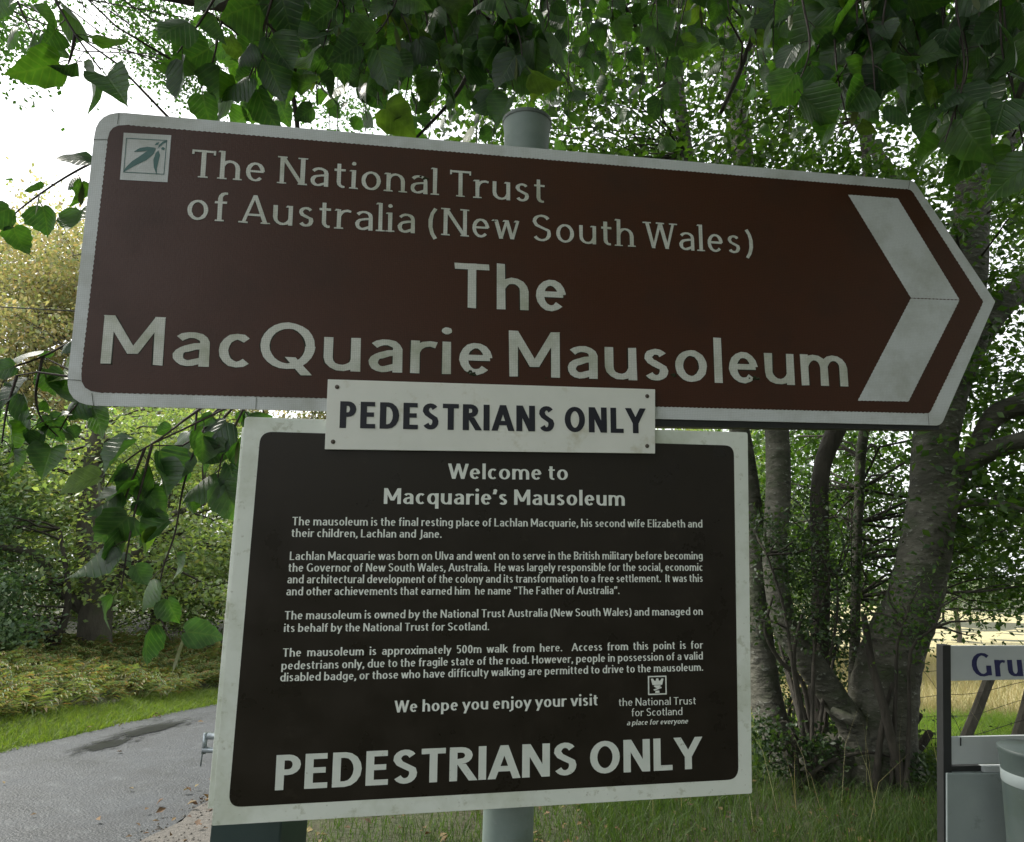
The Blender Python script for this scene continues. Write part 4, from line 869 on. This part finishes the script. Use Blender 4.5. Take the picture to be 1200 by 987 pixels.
# leaf litter
lp = np.array(scatter(1500, -2.4, 7, 3.2, 8, lambda x, y: x > rr_x(y) - .1) + scatter(90, -4.6, -2, 3.4, 9, lambda x, y: x > rl_x(y) and random.random() < (.05 if x < rr_x(y) - .3 else 1), .045)); lp[:, 2] += .03
V, Fc = leaf_cloud(lp, unit(len(lp), (0, 0, 3)), unit(len(lp)), .06 * rng.uniform(.6, 1.2, len(lp)), .5)
o = link('leaf_litter', npmesh('leaf_litter', V, Fc, M['litter'])); tag(o, 'brown fallen leaves on the verge', 'fallen leaves', kind='stuff')
# gravel stones along the road's near edge
sv = MB()
for x, y, z in scatter(900, -2.6, -1.6, 3.2, 7, lambda x, y: abs(x - rr_x(y) - .15) < .3, .03):
    s = random.uniform(.006, .018); a = random.uniform(0, 6)
    pts = [(x + s * math.cos(a + k * 1.57) * random.uniform(.7, 1.3), y + s * math.sin(a + k * 1.57) * random.uniform(.7, 1.3), z) for k in range(4)]; tp = (x, y, z + s * .9)
    for k in range(4): sv.poly([pts[k], pts[(k + 1) % 4], tp])
o = sv.build('gravel', M['gravel']); tag(o, 'loose grey gravel beside the road', 'gravel', kind='stuff')

# ------------------------------------------------------------------ fence by the field
fn = empty('field_fence', (4.5, 8.1, gz(4.5, 8.1))); fn.matrix_world = Matrix.Translation(fn.location); tag(fn, 'old wire fence with leaning wooden posts in front of the straw field', 'fence')
for (x0, y0, x1, y1, w, Y) in ((1163, 785, 1127, 875, 11, 7.1), (1212, 790, 1187, 878, 10.5, 6.9), (1079, 836, 1055, 872, 7.5, 7.1), (1091, 857, 1064, 893, 9, 6.5), (1262, 780, 1250, 880, 10.5, 6.7)):
    A, B = at(x1, y1, Y), at(x0, y0, Y); d = (B - A).normalized(); A2 = A - d * .5; mb = MB(); r = w * Y / F / 2
    mb.tube([A2, A, (A + B) / 2 + Vector((.008, 0, 0)), B - d * .02, B], [r, r, r * .96, r * .93, r * .6], 8, True, .07); mb.build('post', M['weathered_wood'] if w > 9 else M['bark_dark'], fn, False, keep=True)
def strand(pts, r, parent, barbs=0, name='wire'):
    P = catmull([at(p[0], p[1], p[2] * .865) for p in pts], 8); mb = MB(); mb.tube(P, r, 5, False); 
    if barbs:
        for i in range(0, len(P) - 1, barbs):
            c = Vector(P[i])
            for q in ((.018, .0, .02), (-.018, 0, .02), (.012, 0, -.02)): v = Vector(q); mb.tube([c - v * .4, c + v], .0022, 4, False)
    mb.build(name, M['wire'], parent, keep=True)
strand([(1040, 868, 8.4), (1105, 865, 8.1), (1140, 862, 8.0), (1200, 844, 7.7), (1260, 832, 7.5)], .0032, fn, 2)
strand([(1040, 823, 8.4), (1100, 815, 8.1), (1145, 812, 8.0), (1200, 799, 7.7), (1260, 790, 7.5)], .0028, fn)
strand([(1040, 792, 8.4), (1100, 786, 8.1), (1155, 784, 8.0), (1210, 776, 7.7)], .0028, fn)
strand([(1040, 845, 8.4), (1100, 839, 8.1), (1140, 838, 8.0), (1200, 820, 7.7), (1260, 812, 7.5)], .0022, fn)
strand([(1040, 880, 8.4), (1100, 876, 8.1), (1140, 876, 8.0), (1200, 862, 7.7)], .0022, fn)
for px in range(1068, 1110, 9): strand([(px, 838, 8.3), (px + 1.5, 880, 8.2)], .0018, fn)
strand([(1082, 786, 8.2), (1096, 805, 8.2), (1116, 838, 8.1), (1126, 858, 8.1)], .0026, fn)
# marker post and the cable at left
mp_ = at(249.5, 803, 14.0); mk = empty('marker_post', (mp_.x, mp_.y, gz(mp_.x, mp_.y))); tag(mk, 'slim yellow-green marker post at the far side of the road, beside the dark board', 'post')
tpz = at(251.5, 748, 14.0).z - gz(mp_.x, mp_.y)
mb = MB(); mb.lathe([(.05, -.1), (.05, tpz - .12), (.058, tpz - .1), (.058, tpz)], 12); mb.build('pole', M['yellow_post'], mk)
mb = MB(); mb.lathe([(.058, tpz), (.05, tpz + .02), (.01, tpz + .03)], 12); mb.build('cap', M['yellow_post'], mk)
P = catmull([at(-260, 352, 9), at(-60, 357, 9), at(40, 362, 9.2), at(120, 366, 9.6), at(330, 372, 10.5), at(600, 360, 12), at(840, 300, 13)], 6)
mb = MB(); mb.tube(P, .009, 6); o = mb.build('overhead_cable', M['black_metal']); tag(o, 'thin dark cable crossing the autumn trees left of the brown sign', 'cable')

# ------------------------------------------------------------------ overhanging lime trees: big heart-shaped leaves in front and overhead
rng = np.random.default_rng(21); random.seed(21)
OUT = [(.0, .0), (.13, -.075), (.28, -.07), (.40, .03), (.475, .16), (.50, .31), (.465, .46), (.40, .58), (.31, .70), (.20, .81), (.10, .90), (.035, .98), (0, 1.07)]
def leaf_geo(fold, curl, twist, wav):
    asp = random.uniform(.78, 1.06)
    V, U = [], []
    def put(x, y):
        yy = max(0, y); z = fold * abs(x) ** 1.2 - curl * yy * yy * .5 + wav * math.sin(yy * 9 + (2 if x > 0 else 0)) * abs(x) + twist * x * yy
        V.append((x, y - .1 * curl * yy * yy, z)); U.append((x, y))
    n = len(OUT)
    for i, (x, y) in enumerate(OUT): put(0, max(0, y) if i < n - 1 else y)
    for s in (-1, 1):
        for i, (x, y) in enumerate(OUT[1:-1]):
            k = (1.045 if i % 2 else .955) * random.uniform(.93, 1.06); put(s * x * k * asp * (1.06 if s > 0 else .95), y + (.014 if i % 2 else -.012) + random.uniform(-.012, .012))
    T = []; m_ = n - 2
    for s, o in ((-1, n), (1, n + m_)):
        for i in range(n - 1):
            a, b = i, i + 1; c = o + i - 1 if i > 0 else None; d = o + i if i < n - 2 else None
            if d is None: t = [(a, b, c)]
            elif c is None: t = [(a, b, d)]
            else: t = [(a, b, d), (a, d, c)]
            for q in t: T.append(q if s > 0 else q[::-1])
    return np.array(V), np.array(T), np.array(U)
GEO = [leaf_geo(*a) for a in ((.25, .6, .2, .08), (.55, 1.1, -.4, .10), (-.45, .5, .35, .09), (.15, 1.4, .3, .14), (-.6, .9, -.3, .08), (.8, .4, .1, .10), (.1, .3, -.6, .13), (-.9, .7, .2, .08))]
LME = [npmesh('leaf', g[0], g[1][:, ::-1], M['leaf_near'], True, g[2]) for g in GEO]
LMY = [npmesh('leaf', g[0], g[1][:, ::-1], M['leaf_near_yellow'], True, g[2]) for g in GEO[:2]]
def leaf_frame(base, tipdir, nrm, s):
    y = Vector(tipdir).normalized(); z = Vector(nrm); z = (z - y * z.dot(y)).normalized(); x = y.cross(z)
    m = Matrix((x, y, z)).transposed().to_4x4() @ Matrix.Diagonal((s, s, s, 1)); m.translation = base; return m
class Lime:
    def __init__(s, name, base, label):
        s.o = empty(name, base); s.M = Matrix.Translation(base); s.o.matrix_world = s.M; tag(s.o, label, 'tree')
        s.leaves = []; s.tw = MB(); s.sk = []; s.pet = MB(); s.br = []
    def bough(s, pts, name='bough', n=9):
        P, r = pl_(pts, 6); mb = MB(); mb.tube(P, r, n, True, .04); mb.build(name, M['bark_dark'] if name == 'bough' else M['bark_beech'], s.o, True, keep=True); s.sk += P
    def spray(s, pts, n, size, r=.0028, face=.55, spread=1.0, sub=0):
        "pts: (px,py,Y) waypoints of the twig, n leaves along it"
        P = catmull([at(*p) for p in pts], 6); P = [Vector(p) for p in P]; L = len(P)
        mb = MB(); mb.tube(P, [r * (1.5 - .9 * i / L) for i in range(L)], 6, False); mb.build('twig', M['twig'], s.o, True, keep=True)
        s.starts = getattr(s, 'starts', []); s.starts.append(P[0])
        for k in range(n):
            t = (k + .7) / n * (L - 1.001); i = int(t); p = P[i].lerp(P[min(i + 1, L - 1)], t - i); d = (P[min(i + 1, L - 1)] - P[i]).normalized()
            side = 1 if k % 2 else -1; tocam = (CAM - p).normalized(); lat = d.cross(tocam).normalized() * side
            od = (lat * random.uniform(.5, 1.1) * spread + d * .5 + Vector((0, 0, -random.uniform(.4, 1.1))) + Vector(rng.normal(size=3) * .25)).normalized()
            pe = p + (lat * .5 + Vector((0, 0, -.5)) + Vector(rng.normal(size=3) * .2)).normalized() * random.uniform(.025, .045)
            s.pet.tube([p, (p + pe) / 2 + Vector((0, 0, .004)), pe], .0011, 4, False)
            nv = (tocam * face * random.choice((1, 1, .3, -.7)) + Vector((0, 0, random.uniform(.2, 1.0))) + Vector(rng.normal(size=3) * .55))
            s.leaves.append((leaf_frame(pe, od, nv, size * random.choice((random.uniform(.4, .75), random.uniform(.75, 1.05), random.uniform(.9, 1.25)))), random.randrange(len(GEO)), random.random()))
            if random.random() < .05:
                s.br.append((pe, size))
    def finish(s, limit=296):
        mb = MB(); limbs_to(mb, [tuple(q) for q in s.sk[::2]], [tuple(q) for q in getattr(s, 'starts', [])], .007, 5, .04, 5)
        o = mb.build('branchlets', M['twig'], s.o, True, keep=True); tag(o, kind='stuff')
        o = s.pet.build('petioles', M['twig'], s.o, True, keep=True); tag(o, kind='stuff')
        def score(l):
            p = l[0].translation + (l[0].to_3x3() @ Vector((0, .5, 0))); d = p - CAM; f_ = d.dot(fw)
            x, y = CX + d.dot(cr) / f_ * F, CY - d.dot(cu) / f_ * F
            ins = -30 < x < 1230 and -30 < y < 1000 and f_ > .2
            beh = (100 < x < 1120 and 170 < y < 480 and f_ > 1.4) or (280 < x < 880 and 480 < y < 940)
            return (l[0].to_scale().x / max(f_, .1)) * (1 if ins and not beh else .01)
        L = sorted(s.leaves, key=score, reverse=True); inv = s.M.inverted()
        for m_, g, u in L[:limit]:
            me = LMY[g % 2] if u > .94 else LME[g]
            o = bpy.data.objects.new('leaf', me); COL.objects.link(o); o.parent = s.o; o.matrix_basis = inv @ m_
        if L[limit:]:
            Vs, Fs, Us = [], [], []; b = 0
            for m_, g, u in L[limit:]:
                A = np.array(m_); v = GEO[g][0] @ A[:3, :3].T + A[:3, 3]; Vs.append(v); Fs.append(GEO[g][1][:, ::-1] + b); Us.append(GEO[g][2]); b += len(v)
            o = link('foliage', npmesh('foliage', np.concatenate(Vs), np.concatenate(Fs), M['leaf_near'], True, np.concatenate(Us)), s.o, True); tag(o, kind='stuff')
        bb = MB()
        for p, z in s.br:
            a = Vector((random.uniform(-.3, .3), random.uniform(-.3, .3), -1)).normalized(); l = z * random.uniform(.7, 1); w = Vector((random.uniform(-1, 1), random.uniform(-1, 1), 0)).normalized() * z * .08
            bb.poly([p, p + a * l * .3 + w, p + a * l * .8 + w * .9, p + a * l]); bb.poly([p, p + a * l, p + a * l * .8 - w * .9, p + a * l * .3 - w])
        if s.br: o = bb.build('bracts', M['bract'], s.o, keep=True); tag(o, kind='stuff')
def W3(x, y, z, r): return (x, y, z, r)
def wq(px, py, Y, r): p = at(px, py, Y); return (p.x, p.y, p.z, r)
LA = Lime('lime_tree', Vector((-1.1, -3.2, gz(-1.1, -3.2))), 'lime tree whose leafy twigs hang in at the left and top of the signs')
LA.bough([W3(-1.1, -3.2, -.4, .30), W3(-1.05, -3.2, .5, .22), W3(-1.0, -3.1, 2, .19), W3(-1.1, -3.0, 4, .16), W3(-1.0, -2.8, 6.2, .11), W3(-1.0, -2.6, 8.5, .04)], 'trunk', 16)
LA.bough([W3(-1.05, -3.0, 3.6, .09), W3(-.8, -1.5, 4.6, .075), W3(-.5, .2, 4.7, .055), wq(420, -330, 1.9, .03), wq(560, -60, 2.4, .016), wq(600, 0, 2.5, .014), wq(560, 60, 2.4, .011), wq(535, 110, 2.35, .008), wq(480, 170, 2.3, .005)])
LA.bough([W3(-1.1, -2.9, 4.0, .08), W3(-1.3, -1.0, 4.9, .06), W3(-1.0, .5, 4.9, .035), wq(250, -330, 1.8, .02), wq(270, -90, 1.9, .012), wq(330, 60, 2.0, .009), wq(350, 180, 2.1, .008), wq(330, 330, 2.1, .007), wq(300, 460, 2.0, .006)])
LA.bough([W3(-1.0, -2.9, 4.6, .08), W3(-.3, -1, 5.3, .06), W3(.1, 1.2, 4.9, .045), wq(640, -260, 2.9, .03), wq(700, -60, 3.4, .018), wq(760, 60, 3.8, .01)])
# explicit twigs seen at the left
LA.spray([(30, -70, 1.35), (62, -5, 1.35), (88, 40, 1.35), (118, 82, 1.35)], 7, .088)
LA.spray([(0, -60, 1.5), (20, 0, 1.5), (38, 40, 1.5)], 5, .085)
LA.spray([(88, 40, 1.36), (84, 62, 1.36), (80, 75, 1.36)], 2, .10)
LA.spray([(262, -20, 1.6), (235, 25, 1.6), (208, 62, 1.6)], 3, .105)
LA.spray([(300, -60, 1.65), (262, 20, 1.68), (250, 70, 1.7), (235, 105, 1.7)], 7, .125, face=.9)
LA.spray([(330, -40, 1.6), (310, 30, 1.62), (300, 70, 1.65), (285, 110, 1.7)], 8, .125, face=.8)
LA.spray([(150, 175, 1.8), (110, 190, 1.78), (70, 212, 1.75), (30, 240, 1.74), (5, 262, 1.74)], 7, .10)
LA.spray([(130, 200, 1.85), (105, 215, 1.84), (85, 240, 1.82)], 3, .11)
LA.spray([(140, 385, 1.95), (90, 398, 1.92), (50, 418, 1.9), (10, 432, 1.88), (-40, 450, 1.86)], 9, .105)
LA.spray([(50, 418, 1.9), (42, 460, 1.9), (48, 490, 1.9), (68, 512, 1.9)], 8, .10)
LA.spray([(130, 430, 1.95), (110, 455, 1.95), (85, 480, 1.93), (70, 505, 1.92)], 6, .10)
LA.spray([(20, 440, 1.85), (8, 480, 1.85), (2, 520, 1.85)], 5, .10)
LA.spray([(300, 462, 2.0), (262, 480, 1.95), (215, 503, 1.9), (170, 525, 1.88), (140, 548, 1.86), (118, 580, 1.85)], 9, .095)
LA.spray([(170, 525, 1.88), (160, 550, 1.87), (150, 575, 1.86), (140, 610, 1.86), (132, 650, 1.86)], 9, .11)
LA.spray([(178, 522, 1.88), (168, 560, 1.86), (158, 600, 1.85), (150, 640, 1.85), (142, 690, 1.85)], 8, .115)
LA.spray([(290, 460, 2.0), (262, 490, 1.98), (232, 520, 1.96), (215, 570, 1.95), (205, 625, 1.93), (190, 670, 1.92), (186, 715, 1.9), (200, 750, 1.9)], 11, .11)
LA.spray([(232, 470, 2.0), (229, 500, 1.98), (228, 528, 1.97)], 4, .10)
LA.spray([(290, 470, 1.95), (275, 500, 1.95), (262, 530, 1.95), (255, 560, 1.95)], 7, .12, face=.9)
# the dense curtain along the top edge
for k in range(50):
    x = 290 + 330 * (k + random.random()) / 46; Y = random.uniform(1.75, 2.6); y1 = random.uniform(40, 150) * (1 if x < 600 else .7)
    LA.spray([(x + random.uniform(-60, 60), -90, Y + .1), (x + random.uniform(-20, 20), -20, Y), (x, y1 * .5, Y), (x + random.uniform(-30, 30), y1, Y)], random.randint(6, 8), .115, face=.75)
for k in range(50):
    x = 230 + 530 * random.random(); Y = random.uniform(2.8, 4.2); y1 = random.uniform(60, 190)
    LA.spray([(x + random.uniform(-60, 60), -80, Y + .1), (x, 0, Y), (x + random.uniform(-30, 30), y1, Y)], 10, .10)
LB = Lime('lime_tree', Vector((3.4, -1.0, gz(3.4, -1.0))), 'lime tree whose dark leafy branches hang in at the upper right corner')
LB.bough([W3(3.4, -1, -.4, .32), W3(3.4, -1, .5, .24), W3(3.35, -.9, 2, .2), W3(3.3, -.8, 4, .17), W3(3.2, -.8, 6.5, .11), W3(3.2, -.6, 9, .04)], 'trunk', 16)
LB.bough([W3(3.3, -.8, 3.6, .09), W3(2.9, .4, 4.4, .07), W3(2.3, 1.3, 4.0, .045), wq(1050, -120, 2.0, .02), wq(1040, 20, 1.75, .009), wq(1020, 90, 1.65, .006)])
LB.bough([W3(3.3, -.8, 4.4, .09), W3(2.5, 1.0, 5.3, .06), W3(2.0, 2.4, 4.8, .04), wq(900, -80, 3.1, .022), wq(888, 20, 3.1, .018), wq(868, 80, 3.1, .015), wq(845, 132, 3.1, .011)])
LB.bough([W3(3.3, -.8, 3.2, .08), W3(3.0, .8, 3.6, .06), wq(1330, -60, 1.9, .03), wq(1230, 40, 1.8, .014), wq(1190, 120, 1.7, .008)])
for k in range(34):
    x = 945 + 290 * (k + random.random()) / 34; Y = random.uniform(1.45, 2.1); y1 = random.uniform(70, 185) * (.75 + .5 * (x - 940) / 290)
    LB.spray([(x + random.uniform(-40, 60), -90, Y + .1), (x + random.uniform(-15, 15), -20, Y), (x, y1 * .5, Y), (x + random.uniform(-25, 25), y1, Y)], random.randint(7, 9), .112, face=.7)
for k in range(52):
    x = 620 + 420 * random.random(); Y = random.uniform(2.6, 4.6); y1 = random.uniform(20, 170)
    LB.spray([(x + random.uniform(-60, 60), -90, Y + .1), (x, -10, Y), (x + random.uniform(-30, 30), y1, Y)], 9, .10)
for k in range(14):
    x = 620 + 320 * random.random(); Y = random.uniform(1.9, 2.5); y1 = random.uniform(-10, 60)
    LB.spray([(x + random.uniform(-60, 60), -110, Y + .1), (x, -50, Y), (x + random.uniform(-30, 30), y1, Y)], 7, .105)
LA.finish(); LB.finish()
# the crowns overhead, out of the frame, that keep the boards in shade
for T_, boxes in ((LA, [(44, -5.2, -1.0, .2, 3.6, 3.4, 7.4), (34, -2.2, 1.2, -4.6, 1.6, 4.3, 8.5), (14, -.9, 1.4, 1.4, 3.6, 5.2, 8.0)]), (LB, [(60, 1.2, 5.6, -3.2, 1.8, 3.9, 8.5), (34, .8, 5.0, 1.6, 4.0, 5.4, 8.8)])):
    cs = []
    for (n, x0, x1, y0, y1, z0, z1) in boxes:
        for _ in range(n):
            p = Vector((random.uniform(x0, x1), random.uniform(y0, y1), random.uniform(z0, z1))); d = p - CAM
            if d.dot(fw) > 0 and d.dot(cu) / max(d.dot(fw), .01) < .82 and abs(d.dot(cr)) / max(d.dot(fw), .01) < 1.05: continue
            cs.append(tuple(p))
    mb = MB(); limbs_to(mb, [tuple(q) for q in T_.sk[::3]], cs, .03, 4, .05, 4); o = mb.build('branchwork', M['bark_dark'], T_.o, True, keep=True); tag(o, kind='stuff')
    o = link('crown', crown_mesh('crown', cs, 260, .38, .105, M['leaf_lime']), T_.o, True); tag(o, kind='stuff')
# a taller tree beyond, whose small leaves show against the sky at the upper left
at_ = empty('ash_tree', (-6.6, 5.0, gz(-6.6, 5.0))); at_.matrix_world = Matrix.Translation(at_.location); tag(at_, 'tall thin-leaved tree whose high sprays show against the white sky, upper left', 'tree')
P, r = pl_([(-6.6, 5.0, -.5, .22), (-6.6, 5.1, 2, .17), (-6.5, 5.2, 5, .13), (-6.3, 5.4, 8.6, .09), (-4.6, 7.0, 11.2, .05), (-2.8, 8.2, 12.0, .02)], 6)
mb = MB(); mb.tube(P, r, 10, True, .03); c7 = []
region(26, 150, 330, -60, 95, 7.2, 9.5, c7); region(7, 205, 330, 60, 150, 7.5, 9.0, c7); region(12, -60, 40, -20, 90, 6, 8, c7); region(9, 60, 200, -60, 6, 7, 9, c7); region(26, -200, 500, -260, -60, 6.5, 9, c7); region(30, 330, 700, -40, 140, 7.5, 10, c7)
limbs_to(mb, P, c7, .014, 4, .04, 5); mb.build('trunk', M['bark_dark'], at_, True, keep=True)
o = link('crown', crown_mesh('crown', c7, 210, .30, .062, M['leaf_lime']), at_, True); tag(o, kind='stuff')
